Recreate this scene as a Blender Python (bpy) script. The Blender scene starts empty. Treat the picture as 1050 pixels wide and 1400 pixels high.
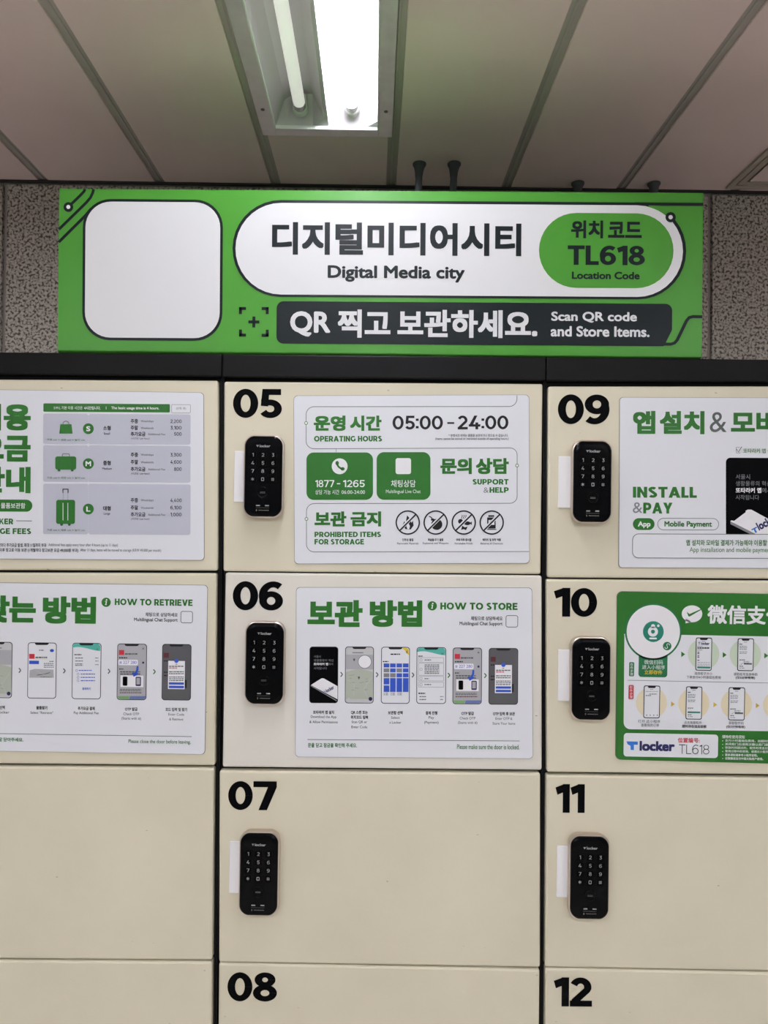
import bpy, bmesh, math, random
from mathutils import Vector, Matrix, geometry

random.seed(7)
SC = bpy.context.scene
COL = SC.collection

# ------------------------------------------------------------------ camera, world, exposure
F = 1000.0                                    # focal length in pixels of the 1050x1400 frame
CAM = Vector((0.0, -1.3, 1.5))
FWD = Vector((-0.0085, 1.0, 0.0128)).normalized()
RGT = FWD.cross(Vector((-0.009, 0.0, 1.0))).normalized()
UPV = RGT.cross(FWD).normalized()
cd = bpy.data.cameras.new('camera')
cam = bpy.data.objects.new('camera', cd)
COL.objects.link(cam)
m3 = Matrix((RGT, UPV, -FWD)).transposed()
cam.matrix_world = Matrix.Translation(CAM) @ m3.to_4x4()
cd.sensor_fit = 'VERTICAL'
cd.sensor_height = 24.0
cd.lens = 24.0 * F / 1400.0
cd.clip_start = 0.02
SC.camera = cam

world = bpy.data.worlds.new('station_air')
SC.world = world
world.use_nodes = True
bg = world.node_tree.nodes['Background']
bg.inputs[0].default_value = (1.0, 1.0, 1.0, 1)
bg.inputs[1].default_value = 0.29

TUBE_ON = 80.0          # radiance of a lit fluorescent tube
TUBE_DIM = 0.5         # the failing tube
SC.view_settings.view_transform = 'Standard'
SC.view_settings.look = 'None'
SC.view_settings.gamma = 1.0
SC.view_settings.use_curve_mapping = False
SC.view_settings.exposure = 0.0


# ------------------------------------------------------------------ small helpers
def ray(px, py):
    return FWD + RGT * ((px - 525.0) / F) - UPV * ((py - 700.0) / F)


def P(px, py, y=0.0):
    """A measured photo point on the vertical plane at depth y (the locker fronts are y = 0)."""
    d = ray(px, py)
    return CAM + d * ((y - CAM.y) / d.y)


BANG = math.radians(1.25)                      # the building is turned a little against the lockers
BX = Vector((math.cos(BANG), math.sin(BANG), 0))
BY = Vector((-math.sin(BANG), math.cos(BANG), 0))
CEIL = 2.375
WALL = 1.9


def ceil_pt(px, py, z=CEIL):
    d = ray(px, py)
    p = d * ((z - CAM.z) / d.z)
    return p.dot(BX), p.dot(BY)


def wall_pt(px, py, w=WALL):
    d = ray(px, py)
    p = d * (w / d.dot(BY))
    return p.dot(BX), p.z + CAM.z


def lin(c):
    return c / 12.92 if c <= 0.04045 else ((c + 0.055) / 1.055) ** 2.4


def rgb(r, g, b):
    return (lin(r / 255), lin(g / 255), lin(b / 255), 1)


MATS = {}


def mat(name, col, rough=0.5, metal=0.0, spec=0.5, emit=0.0, coat=0.0):
    if name in MATS:
        return MATS[name]
    m = bpy.data.materials.new(name)
    m.use_nodes = True
    b = m.node_tree.nodes['Principled BSDF']
    b.inputs['Base Color'].default_value = rgb(*col)
    b.inputs['Roughness'].default_value = rough
    b.inputs['Metallic'].default_value = metal
    b.inputs['Specular IOR Level'].default_value = spec
    b.inputs['Coat Weight'].default_value = coat
    if emit:
        b.inputs['Emission Color'].default_value = rgb(*col)
        b.inputs['Emission Strength'].default_value = emit
    MATS[name] = m
    return m


def nodes_of(m):
    return m.node_tree.nodes, m.node_tree.links, m.node_tree.nodes['Principled BSDF']


def mottled(name, c1, c2, scale, rough=0.5, spec=0.4, bump=0.0, bump_scale=200, specks=None, metal=0.0):
    """Two close tones mixed by noise, an optional fine bump and sparse dark scuffs."""
    m = mat(name, c1, rough, metal, spec)
    n, l, b = nodes_of(m)
    tc = n.new('ShaderNodeTexCoord')
    no = n.new('ShaderNodeTexNoise')
    no.inputs['Scale'].default_value = scale
    no.inputs['Detail'].default_value = 5
    l.new(tc.outputs['Object'], no.inputs['Vector'])
    rp = n.new('ShaderNodeValToRGB')
    rp.color_ramp.elements[0].position = 0.35
    rp.color_ramp.elements[1].position = 0.65
    rp.color_ramp.elements[0].color = rgb(*c1)
    rp.color_ramp.elements[1].color = rgb(*c2)
    l.new(no.outputs['Fac'], rp.inputs['Fac'])
    out = rp.outputs['Color']
    if specks:
        s2 = n.new('ShaderNodeTexNoise')
        s2.inputs['Scale'].default_value = specks[0]
        s2.inputs['Detail'].default_value = 2
        mp = n.new('ShaderNodeMapping')
        mp.inputs['Scale'].default_value = (0.35, 1, 1)
        l.new(tc.outputs['Object'], mp.inputs['Vector'])
        l.new(mp.outputs['Vector'], s2.inputs['Vector'])
        r2 = n.new('ShaderNodeValToRGB')
        r2.color_ramp.elements[0].position = specks[1]
        r2.color_ramp.elements[1].position = specks[1] + 0.03
        r2.color_ramp.elements[0].color = (0, 0, 0, 1)
        r2.color_ramp.elements[1].color = (1, 1, 1, 1)
        l.new(s2.outputs['Fac'], r2.inputs['Fac'])
        mx = n.new('ShaderNodeMix')
        mx.data_type = 'RGBA'
        mx.inputs[7].default_value = rgb(*specks[2])
        l.new(out, mx.inputs[6])
        l.new(r2.outputs['Color'], mx.inputs[0])
        out = mx.outputs[2]
    l.new(out, b.inputs['Base Color'])
    if bump:
        n3 = n.new('ShaderNodeTexNoise')
        n3.inputs['Scale'].default_value = bump_scale
        l.new(tc.outputs['Object'], n3.inputs['Vector'])
        bp = n.new('ShaderNodeBump')
        bp.inputs['Strength'].default_value = bump
        bp.inputs['Distance'].default_value = 0.001
        l.new(n3.outputs['Fac'], bp.inputs['Height'])
        l.new(bp.outputs['Normal'], b.inputs['Normal'])
    return m


def tag(o, label=None, cat=None, group=None, kind=None):
    if label:
        o['label'] = label
    if cat:
        o['category'] = cat
    if group:
        o['group'] = group
    if kind:
        o['kind'] = kind
    return o


def empty(name, loc, rz=0.0):
    o = bpy.data.objects.new(name, None)
    o.empty_display_size = 0.05
    o.location = loc
    o.rotation_euler = (0, 0, rz)
    COL.objects.link(o)
    return o


def link(name, bm, mats, parent=None, bevel=0.0, smooth=False):
    me = bpy.data.meshes.new(name)
    bmesh.ops.recalc_face_normals(bm, faces=bm.faces[:])
    bm.to_mesh(me)
    bm.free()
    for m in (mats if isinstance(mats, (list, tuple)) else [mats]):
        me.materials.append(m)
    if smooth:
        for p in me.polygons:
            p.use_smooth = True
    o = bpy.data.objects.new(name, me)
    COL.objects.link(o)
    if parent:
        o.parent = parent
    if bevel:
        md = o.modifiers.new('bevel', 'BEVEL')
        md.width = bevel
        md.segments = 2
        md.limit_method = 'ANGLE'
        md.angle_limit = math.radians(40)
    return o


def box(bm, x0, x1, y0, y1, z0, z1, mi=0):
    vs = [bm.verts.new(v) for v in ((x0, y0, z0), (x1, y0, z0), (x1, y1, z0), (x0, y1, z0),
                                    (x0, y0, z1), (x1, y0, z1), (x1, y1, z1), (x0, y1, z1))]
    for f in ((0, 3, 2, 1), (4, 5, 6, 7), (0, 1, 5, 4), (1, 2, 6, 5), (2, 3, 7, 6), (3, 0, 4, 7)):
        bm.faces.new([vs[i] for i in f]).material_index = mi


def prism(bm, pts, y0, y1, mi=0):
    """pts: (x, z) outline; solid from depth y0 to y1."""
    a = [bm.verts.new((x, y0, z)) for x, z in pts]
    b = [bm.verts.new((x, y1, z)) for x, z in pts]
    bm.faces.new(a).material_index = mi
    bm.faces.new(b[::-1]).material_index = mi
    for i in range(len(pts)):
        j = (i + 1) % len(pts)
        bm.faces.new((a[i], b[i], b[j], a[j])).material_index = mi


def loft(bm, rings, mi=0, cap0=True, cap1=True):
    vs = [[bm.verts.new(p) for p in r] for r in rings]
    n = len(rings[0])
    for a, b in zip(vs, vs[1:]):
        for i in range(n):
            j = (i + 1) % n
            bm.faces.new((a[i], a[j], b[j], b[i])).material_index = mi
    if cap0:
        bm.faces.new(vs[0][::-1]).material_index = mi
    if cap1:
        bm.faces.new(vs[-1]).material_index = mi


def tube(bm, p0, p1, r0, r1=None, n=20, mi=0, caps=True):
    p0, p1 = Vector(p0), Vector(p1)
    r1 = r0 if r1 is None else r1
    d = (p1 - p0).normalized()
    u = d.orthogonal().normalized()
    w = d.cross(u)
    loft(bm, [[p + (u * math.cos(2 * math.pi * k / n) + w * math.sin(2 * math.pi * k / n)) * r for k in range(n)]
              for p, r in ((p0, r0), (p1, r1))], mi, caps, caps)


# ------------------------------------------------------------------ lettering
_curve = bpy.data.curves.new('lettering_source', 'FONT')
_curve.resolution_u = 4
_cobj = bpy.data.objects.new('lettering_source', _curve)
COL.objects.link(_cobj)
_cache = {}


def glyphs(s, spacing=1.0):
    """Flat triangles of a line of text in em units."""
    key = (s, spacing)
    if key not in _cache:
        _curve.body = s
        _curve.space_character = spacing
        _curve.update_tag()
        bpy.context.view_layer.update()
        ev = _cobj.evaluated_get(bpy.context.evaluated_depsgraph_get())
        me = ev.to_mesh()
        me.calc_loop_triangles()
        _cache[key] = ([(v.co.x, v.co.y) for v in me.vertices], [tuple(t.vertices) for t in me.loop_triangles])
        ev.to_mesh_clear()
    return _cache[key]


def arc(cx, cy, rx, ry, a0, a1, n=18):
    return [(cx + rx * math.cos(math.radians(a0 + (a1 - a0) * i / n)),
             cy + ry * math.sin(math.radians(a0 + (a1 - a0) * i / n))) for i in range(n + 1)]


def band(pts, w0, w1=None):
    """Outline of a stroke along pts with butt ends; w0 is used where it runs vertically, w1 where horizontally."""
    w1 = w0 if w1 is None else w1
    L, R = [], []
    for i, p in enumerate(pts):
        a = pts[max(i - 1, 0)]
        b = pts[min(i + 1, len(pts) - 1)]
        dx, dy = b[0] - a[0], b[1] - a[1]
        l = math.hypot(dx, dy) or 1
        nx, ny = -dy / l, dx / l
        w = math.hypot(nx * w0, ny * w1) / 2
        L.append((p[0] + nx * w, p[1] + ny * w))
        R.append((p[0] - nx * w, p[1] - ny * w))
    return L, R


def digit(ch, tw, th):
    """Polygons (y up, height 1) and advance width of a geometric figure with stem tw and bar th."""
    def strip(pts, a=tw, b=th):
        L, R = band(pts, a, b)
        return [[L[i], L[i + 1], R[i + 1], R[i]] for i in range(len(pts) - 1)]

    def ring(cx, cy, rx, ry, a=tw, b=th):
        o = arc(cx, cy, rx, ry, 0, 360, 40)
        i_ = arc(cx, cy, rx - a, ry - b, 0, 360, 40)
        return [[o[k], o[k + 1], i_[k + 1], i_[k]] for k in range(40)]

    def rect(x0, y0, x1, y1):
        return [[(x0, y0), (x1, y0), (x1, y1), (x0, y1)]]
    if ch == '0':
        return ring(.40, .5, .40, .5), .80
    if ch == '1':
        s = .26 + tw
        return [[(0, .88), (.07, .88 - th * 1.25), (s - tw, .93 - th * 1.25 + .03), (s - tw, .9), (s - tw + .05, 1)],
                [(s - tw, 0), (s, 0), (s, 1), (s - tw, 1)]], s
    if ch == '2':
        r = .36 - tw / 2
        p = arc(.36, .66, r, .34 - th / 2, 158, -20, 16) + [(.14, th * .75)]
        return strip(p) + rect(0.01, 0, .74, th) + [[(.02, th * .6), (.26, th * .6), (.30, th * 1.5), (.05, th)]], .74
    if ch == '3':
        return (strip(arc(.33, .31, .36 - tw / 2, .31 - th / 2, 90, -145, 16)) + rect(.06, 1 - th, .66, 1) +
                [[(.42, 1 - th), (.66, 1 - th * .6), (.44, .5), (.2, .5)]] + rect(.2, .62 - th, .34, .62), .70)
    if ch == '4':
        return rect(0, .2, .84, .2 + th) + rect(.48, 0, .48 + tw, .5) + [[(.40, 1), (.42 + tw, 1), (tw * 1.15, .2), (0, .2), (0, .24)]], .84
    if ch == '5':
        return (rect(.13, 1 - th, .70, 1) + [[(.11, 1), (.11 + tw * .92, 1), (.07 + tw * .92, .40), (.06, .42)]] +
                strip([(.07, .64 - th / 2), (.3, .64 - th / 2)] + arc(.36, .32, .37 - tw / 2, .32 - th / 2, 88, -152, 20)), .73)
    if ch == '6':
        return ring(.39, .33, .375, .33, tw, th * .95) + strip(arc(.46, .5, .46 - tw / 2, .5 - th / 2, 52, 205, 22)), .77
    if ch == '9':
        p, w = digit('6', tw, th)
        return [[(w - x, 1 - y) for x, y in q] for q in p], w
    if ch == '7':
        return rect(0, 1 - th, .76, 1) + [[(.74 - tw * 1.1, 1 - th), (.76, 1 - th), (.17 + tw * 1.12, 0), (.17, 0)]], .76
    if ch == '8':
        return ring(.385, .745, .335, .255, tw, th * .85) + ring(.385, .29, .385, .29, tw, th * .9), .77
    if ch == 'T':
        return rect(0, 1 - th, .80, 1) + rect(.40 - tw / 2, 0, .40 + tw / 2, 1), .80
    if ch == 'L':
        return rect(0, 0, tw, 1) + rect(0, 0, .62, th), .62
    if ch == ' ':
        return [], .30
    if ch == 'I':
        return rect(0, 0, tw, 1), tw
    if ch == 'H':
        return rect(0, 0, tw, 1) + rect(.84 - tw, 0, .84, 1) + rect(0, .5 - th / 2, .84, .5 + th / 2), .84
    if ch in 'EF':
        w = .72
        return rect(0, 0, tw, 1) + rect(0, 1 - th, w, 1) + rect(0, .51 - th / 2, w * .92, .51 + th / 2) + (rect(0, 0, w + .02, th) if ch == 'E' else []), w + .02
    if ch == 'N':
        return rect(0, 0, tw, 1) + rect(.86 - tw, 0, .86, 1) + [[(0, 1), (tw * .9, 1), (.86, 0), (.86 - tw * .9, 0)]], .86
    if ch == 'M':
        return rect(0, 0, tw, 1) + rect(1.0 - tw, 0, 1.0, 1) + [[(0, 1), (tw * .85, 1), (.5 + tw * .38, .22), (.5 - tw * .38, .22)],
                                                               [(1, 1), (1 - tw * .85, 1), (.5 - tw * .38, .22), (.5 + tw * .38, .22)]], 1.0
    if ch == 'A':
        return [[(0, 0), (tw * 1.08, 0), (.51 + tw * .5, 1), (.51 - tw * .5, 1)], [(1.02, 0), (1.02 - tw * 1.08, 0), (.51 - tw * .5, 1), (.51 + tw * .5, 1)]] + \
            rect(.24, .20, .78, .20 + th * .9), 1.02
    if ch == 'V':
        return [[(0, 1), (tw * 1.08, 1), (.49 + tw * .5, 0), (.49 - tw * .5, 0)], [(.98, 1), (.98 - tw * 1.08, 1), (.49 - tw * .5, 0), (.49 + tw * .5, 0)]], .98
    if ch == 'W':
        o = []
        for x0, x1 in ((0, .38), (.74, .38), (.74, 1.10), (1.48, 1.10)):
            o.append([(x0 - tw * .5 + .1, 1), (x0 + tw * .5 + .1, 1), (x1 + tw * .5 + .1, 0), (x1 - tw * .5 + .1, 0)])
        return [[(x - .1 + tw / 2, y) for x, y in q] for q in o], 1.48 + tw
    if ch == 'Y':
        return [[(0, 1), (tw * 1.15, 1), (.47 + tw * .5, .36), (.47 - tw * .5, .36)], [(.94, 1), (.94 - tw * 1.15, 1), (.47 - tw * .5, .36), (.47 + tw * .5, .36)]] + \
            rect(.47 - tw / 2, 0, .47 + tw / 2, .42), .94
    if ch == 'K':
        return rect(0, 0, tw, 1) + [[(tw, .25), (tw, .52), (.56, 1), (.84, 1)], [(.30, .56), (.47, .70), (.88, 0), (.62, 0)]], .88
    if ch == 'O':
        return ring(.54, .5, .54, .5), 1.08
    if ch == 'C':
        return strip(arc(.52, .5, .52 - tw / 2, .5 - th / 2, 42, 318, 26)), .96
    if ch == 'G':
        return strip(arc(.52, .5, .52 - tw / 2, .5 - th / 2, 44, 322, 26)) + rect(.96 - tw * .95, .12, .96, .52), .97
    if ch == 'U':
        return rect(0, .4, tw, 1) + rect(.82 - tw, .4, .82, 1) + strip(arc(.41, .41, .41 - tw / 2, .41 - th / 2, 180, 360, 18)), .82
    if ch == 'D':
        return rect(0, 0, tw, 1) + rect(0, 1 - th, .42, 1) + rect(0, 0, .42, th) + strip(arc(.42, .5, .51 - tw / 2, .5 - th / 2, -90, 90, 18)), .93
    if ch in 'PR':
        o = rect(0, 0, tw, 1) + rect(0, 1 - th, .44, 1) + rect(0, .30, .44, .30 + th) + strip(arc(.44, .65, .37 - tw / 2, .35 - th / 2, -90, 90, 14))
        return (o + [[(.36, .36), (.36 + tw * 1.1, .36), (.84, 0), (.84 - tw * 1.2, 0)]] if ch == 'R' else o), (.84 if ch == 'R' else .81)
    if ch == 'B':
        return rect(0, 0, tw, 1) + rect(0, 1 - th, .46, 1) + rect(0, .5 - th * .45, .5, .5 + th * .45) + rect(0, 0, .5, th) + \
            strip(arc(.46, .74, .32 - tw / 2, .26 - th / 2, -90, 90, 12)) + strip(arc(.5, .27, .36 - tw / 2, .27 - th / 2, -90, 90, 12)), .86
    if ch == 'S':
        p = arc(.40, .74, .35 - tw / 2, .26 - th / 2, 28, 90, 6) + arc(.38, .74, .36 - tw / 2, .26 - th / 2, 100, 225, 12)
        q = arc(.40, .27, .37 - tw / 2, .27 - th / 2, 45, -90, 12) + arc(.36, .27, .37 - tw / 2, .27 - th / 2, -100, -148, 6)
        return strip(p + q), .78
    if ch == ':':
        return rect(0, .08, tw, .08 + th) + rect(0, .62, tw, .62 + th), tw
    if ch == '-':
        return rect(.06, .38, .46, .38 + th), .52
    if ch == ',':
        return [[(.02, th * .9), (tw, th * .9), (tw * .6, -.2), (0, -.2)]], tw
    return [], .32


class Art:
    """Flat printed artwork: polygons given in (u, v down) coordinates, laid in thin layers on one surface."""
    STEP = 0.00016

    def __init__(self, mp, ang=0.0):
        self.mp, self.ang, self.v, self.f, self.m = mp, ang, [], [], []

    def _put(self, pts, tris, mt, layer, sub=0.0):
        base = len(self.v)
        lay = self.STEP * layer + sub
        self.v += [self.mp(u, v, lay) for u, v in pts]
        for t in tris:
            self.f.append([base + i for i in t])
            self.m.append(mt)

    def _rot(self, pts, cx, cy, extra=0.0):
        a = self.ang + extra
        c, s = math.cos(a), math.sin(a)
        return [(cx + (x - cx) * c - (y - cy) * s, cy + (x - cx) * s + (y - cy) * c) for x, y in pts]

    def poly(self, pts, mt, layer=1, turn=False):
        if turn:
            pts = self._rot(pts, sum(p[0] for p in pts) / len(pts), sum(p[1] for p in pts) / len(pts))
        tris = geometry.tessellate_polygon([[Vector((x, y, 0)) for x, y in pts]])
        self._put(pts, tris, mt, layer)

    def quads(self, L, R, mt, layer):
        n = len(L)
        self._put(L + R, [(i, i + 1, n + i + 1, n + i) for i in range(n - 1)], mt, layer)

    def line(self, pts, w, mt, layer=1):
        L, R = band(pts, w)
        self.quads(L, R, mt, layer)

    def circle(self, cx, cy, r, mt, layer=1, ry=None, n=40):
        self.poly(arc(cx, cy, r, ry or r, 0, 360, n)[:-1], mt, layer)

    def ring(self, cx, cy, r, w, mt, layer=1, a0=0, a1=360, n=44):
        self.quads(arc(cx, cy, r, r, a0, a1, n), arc(cx, cy, r - w, r - w, a0, a1, n), mt, layer)

    def rr_pts(self, x0, y0, x1, y1, r, n=9):
        r = min(r, (x1 - x0) / 2, (y1 - y0) / 2)
        p = (arc(x1 - r, y1 - r, r, r, 0, 90, n) + arc(x0 + r, y1 - r, r, r, 90, 180, n) +
             arc(x0 + r, y0 + r, r, r, 180, 270, n) + arc(x1 - r, y0 + r, r, r, 270, 360, n))
        return self._rot(p, (x0 + x1) / 2, (y0 + y1) / 2)

    def rrect(self, x0, y0, x1, y1, r, mt, layer=1):
        if r <= 0:
            self.poly(self._rot([(x0, y0), (x1, y0), (x1, y1), (x0, y1)], (x0 + x1) / 2, (y0 + y1) / 2), mt, layer)
        else:
            self.poly(self.rr_pts(x0, y0, x1, y1, r), mt, layer)

    def rect(self, x0, y0, x1, y1, mt, layer=1):
        self.rrect(x0, y0, x1, y1, 0, mt, layer)

    def frame(self, x0, y0, x1, y1, r, w, mt, layer=1):
        a = self.rr_pts(x0, y0, x1, y1, r)
        cx, cy = (x0 + x1) / 2, (y0 + y1) / 2
        r2 = max(min(r, (x1 - x0) / 2, (y1 - y0) / 2) - w, 0.05)
        b = self.rr_pts(x0 + w, y0 + w, x1 - w, y1 - w, r2)
        self.quads(a + a[:1], b + b[:1], mt, layer)

    def text(self, s, x0, y0, x1, y1, mt, layer=2, bold=0.0, extra=0.0, spacing=1.0, soft=False):
        """Fit the ink of s into the box; bold thickens the strokes by that share of an em on each side."""
        pts, tris = glyphs(s, spacing)
        if not pts:
            return
        ax, bx = min(p[0] for p in pts) - bold, max(p[0] for p in pts) + bold
        ay, by = min(p[1] for p in pts) - bold, max(p[1] for p in pts) + bold
        cx, cy = (x0 + x1) / 2, (y0 + y1) / 2
        if bold:
            if soft:
                sh = [(0, 0)] + [(bold * math.cos(k * math.pi / 4), bold * math.sin(k * math.pi / 4)) for k in range(8)]
            else:
                sh = [(i * bold, j * bold) for i in (-1, 0, 1) for j in (-1, 0, 1)]
        else:
            sh = [(0, 0)]
        for k, (sx, sy) in enumerate(sh):
            q = [(x0 + (x + sx - ax) / (bx - ax) * (x1 - x0), y1 - (y + sy - ay) / (by - ay) * (y1 - y0)) for x, y in pts]
            self._put(self._rot(q, cx, cy, extra), tris, mt, layer, 0.000012 * k)

    def words(self, s, cx, cy, h, mt, layer=2, bold=0.0, align=0, stretch=1.0, maxw=None, soft=False):
        """A line at given em-cap height; align -1 left, 0 centre, 1 right of cx."""
        pts, _ = glyphs(s)
        if not pts:
            return
        w = (max(p[0] for p in pts) - min(p[0] for p in pts) + 2 * bold)
        hh = (max(p[1] for p in pts) - min(p[1] for p in pts) + 2 * bold)
        W = w / 0.80 * h * stretch
        if maxw:
            W = maxw
        H = hh / 0.80 * h
        x0 = cx - W / 2 if align == 0 else (cx if align < 0 else cx - W)
        self.text(s, x0, cy - H / 2, x0 + W, cy + H / 2, mt, layer, bold, soft=soft)

    def digits(self, s, x0, y0, x1, y1, tw, th, mt, layer=2, gap=0.06):
        gl, x = [], 0.0
        for ch in s:
            p, w = digit(ch, tw, th)
            gl.append((p, x))
            x += w + gap
        W = x - gap
        cx, cy = (x0 + x1) / 2, (y0 + y1) / 2
        for p, off in gl:
            for k, q in enumerate(p):
                pts = [(x0 + (a + off) / W * (x1 - x0), y1 - b * (y1 - y0)) for a, b in q]
                pts = self._rot(pts, cx, cy)
                self._put(pts, geometry.tessellate_polygon([[Vector((a, b, 0)) for a, b in pts]]), mt, layer, 0.0000015 * k)

    def bars(self, x0, x1, ys, h, mt, layer=2, seed=0, dash=True):
        """Rows of tiny print too small to read."""
        rn = random.Random(seed)
        for y in ys:
            x = x0
            while x < x1 - 0.3:
                w = rn.uniform(1.6, 4.0) if dash else x1 - x0
                self.rect(x, y - h / 2, min(x + w, x1), y + h / 2, mt, layer)
                x += w + 0.6

    def build(self, name, parent=None, bm=None, extra_mats=()):
        mats = list(extra_mats)
        for m in self.m:
            if m not in mats:
                mats.append(m)
        bm = bm or bmesh.new()
        vs = [bm.verts.new(v) for v in self.v]
        for f, m in zip(self.f, self.m):
            try:
                fc = bm.faces.new([vs[i] for i in f])
            except ValueError:
                continue
            fc.material_index = mats.index(m)
        me = bpy.data.meshes.new(name)
        bm.normal_update()
        bm.to_mesh(me)
        bm.free()
        for m in mats:
            me.materials.append(m)
        o = bpy.data.objects.new(name, me)
        COL.objects.link(o)
        if parent:
            o.parent = parent
        return o


def on_plane(y, origin=Vector((0, 0, 0))):
    return lambda u, v, lay: P(u, v, y) + Vector((0, -lay, 0)) - origin


# ------------------------------------------------------------------ materials
M_cream = mottled('cream_painted_steel', (223, 217, 194), (216, 210, 187), 5.0, 0.42, 0.4, 0.12, 260, (130, 0.765, (168, 160, 142)))
M_cream_grey = mottled('grey_cream_painted_steel', (229, 226, 216), (222, 219, 209), 5.0, 0.42, 0.4, 0.12, 260, (130, 0.765, (168, 160, 142)))
M_dark = mottled('dark_grey_steel', (13, 13, 14), (10, 10, 11), 9.0, 0.5, 0.16, 0.1, 300)
M_black = mat('black_steel', (14, 14, 15), 0.55)
M_number = mat('black_vinyl', (6, 7, 9), 0.5, spec=0.04)
M_board = mat('white_board', (227, 230, 236), 0.4, spec=0.35)
M_green = mat('poster_green_ink', (40, 108, 37), 0.4, spec=0.3)
M_edge_shadow = mat('grey_sheet_edge', (118, 114, 110), 0.6)
M_ink = mat('black_ink', (24, 24, 26), 0.45, spec=0.3)
M_grey_ink = mat('grey_ink', (88, 96, 92), 0.45, spec=0.3)
M_mid_ink = mat('mid_grey_ink', (128, 130, 136), 0.45, spec=0.3)
M_white_ink = mat('white_ink', (236, 236, 240), 0.4, spec=0.35)
M_card = mat('card_grey_ink', (190, 193, 206), 0.4, spec=0.35)
M_sign_green = mat('sign_green', (68, 139, 46), 0.38, spec=0.3)
M_sign_dark = mat('sign_charcoal', (20, 29, 32), 0.42, spec=0.2)
M_sign_white = mat('sign_white', (221, 222, 224), 0.38, spec=0.3)
M_blue = mat('blue_ink', (38, 80, 190), 0.4)
M_navy = mat('navy_ink', (22, 24, 84), 0.4)
M_teal = mat('teal_ink', (80, 178, 165), 0.4)
M_teal_dark = mat('dark_teal_ink', (25, 125, 105), 0.4)
M_yellow = mat('yellow_ink', (222, 198, 60), 0.4)
M_red = mat('red_ink', (190, 45, 58), 0.4)
M_dred = mat('dark_red_ink', (86, 30, 40), 0.4)
M_screen_grey = mat('screen_grey_ink', (172, 172, 178), 0.4)
M_screen_dark = mat('screen_dark_ink', (84, 84, 88), 0.4)
M_map_green = mat('map_green_ink', (176, 184, 170), 0.4)
M_map_light = mat('map_light_ink', (196, 198, 200), 0.4)
M_lgreen = mat('pale_green_ink', (200, 216, 194), 0.4)
M_lyellow = mat('pale_yellow_ink', (226, 216, 186), 0.4)
M_logo_blue = mat('logo_blue_ink', (38, 112, 200), 0.4)
M_silver = mat('champagne_metal', (206, 194, 184), 0.3, 1.0)
M_lock_black = mat('gloss_black_plastic', (4, 5, 7), 0.25, spec=0.08)
M_key = mat('key_black_plastic', (2, 2, 3), 0.3, spec=0.05)
M_key_print = mat('grey_key_print', (148, 150, 150), 0.5)
M_key_dim = mat('dim_lock_print', (104, 102, 98), 0.5)
M_plate = mat('white_plate', (240, 240, 242), 0.4)

# granite
M_granite = mat('speckled_granite', (120, 114, 106), 0.45, spec=0.3)
n, l, b = nodes_of(M_granite)
tc = n.new('ShaderNodeTexCoord')
n1 = n.new('ShaderNodeTexNoise'); n1.inputs['Scale'].default_value = 150; n1.inputs['Detail'].default_value = 3
l.new(tc.outputs['Object'], n1.inputs['Vector'])
rp = n.new('ShaderNodeValToRGB')
rp.color_ramp.elements[0].position = 0.40; rp.color_ramp.elements[0].color = rgb(72, 67, 61)
rp.color_ramp.elements[1].position = 0.61; rp.color_ramp.elements[1].color = rgb(182, 175, 166)
e = rp.color_ramp.elements.new(0.49); e.color = rgb(158, 151, 142)
l.new(n1.outputs['Fac'], rp.inputs['Fac'])
l.new(rp.outputs['Color'], b.inputs['Base Color'])

M_ceiling = mottled('beige_ceiling_panel', (230, 208, 204), (223, 201, 197), 3.0, 0.6, 0.25)
M_channel = mat('grey_ceiling_channel', (170, 162, 156), 0.5)
M_gap = mat('shadow_gap', (36, 34, 34), 0.7)
M_floor = mottled('grey_floor_stone', (226, 220, 212), (214, 208, 200), 20, 0.4)
M_farwall = mottled('pale_wall_stone', (196, 188, 176), (184, 176, 164), 12, 0.5)

# ------------------------------------------------------------------ the setting (in the building's own frame)
BORG = Vector((CAM.x, CAM.y, 0))


def place(o):
    o.location = BORG
    o.rotation_euler = (0, 0, BANG)
    return o


seam = [wall_pt(px, py)[0] for px, py in ((61, 245), (219, 247), (378, 249), (534, 251.5), (692, 254), (848, 257))]
pitch = (seam[-1] - seam[0]) / 5
s0 = sum(seam[i] - i * pitch for i in range(6)) / 6
SEAM = [s0 + pitch * k for k in range(-14, 20)]
CH = 0.026                                    # width of the channel between two ceiling panels
NEAR = -3.6                                   # the corridor's far side, behind the photographer
FX0, FX1 = s0 + 2 * pitch, s0 + 3 * pitch     # slot of the light
FYE = ceil_pt(440, 184)[1]                    # end of the light towards the wall
FYS = FYE - 1.27
LIGHT_X = (FX0 + FX1) / 2

EXTRA = [(0, -2.1), (-8 * pitch, 0), (8 * pitch, 0), (-4 * pitch, -2.1), (5 * pitch, -2.1)]   # unseen lights added to brighten the corridor: panels sideways, metres back

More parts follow.
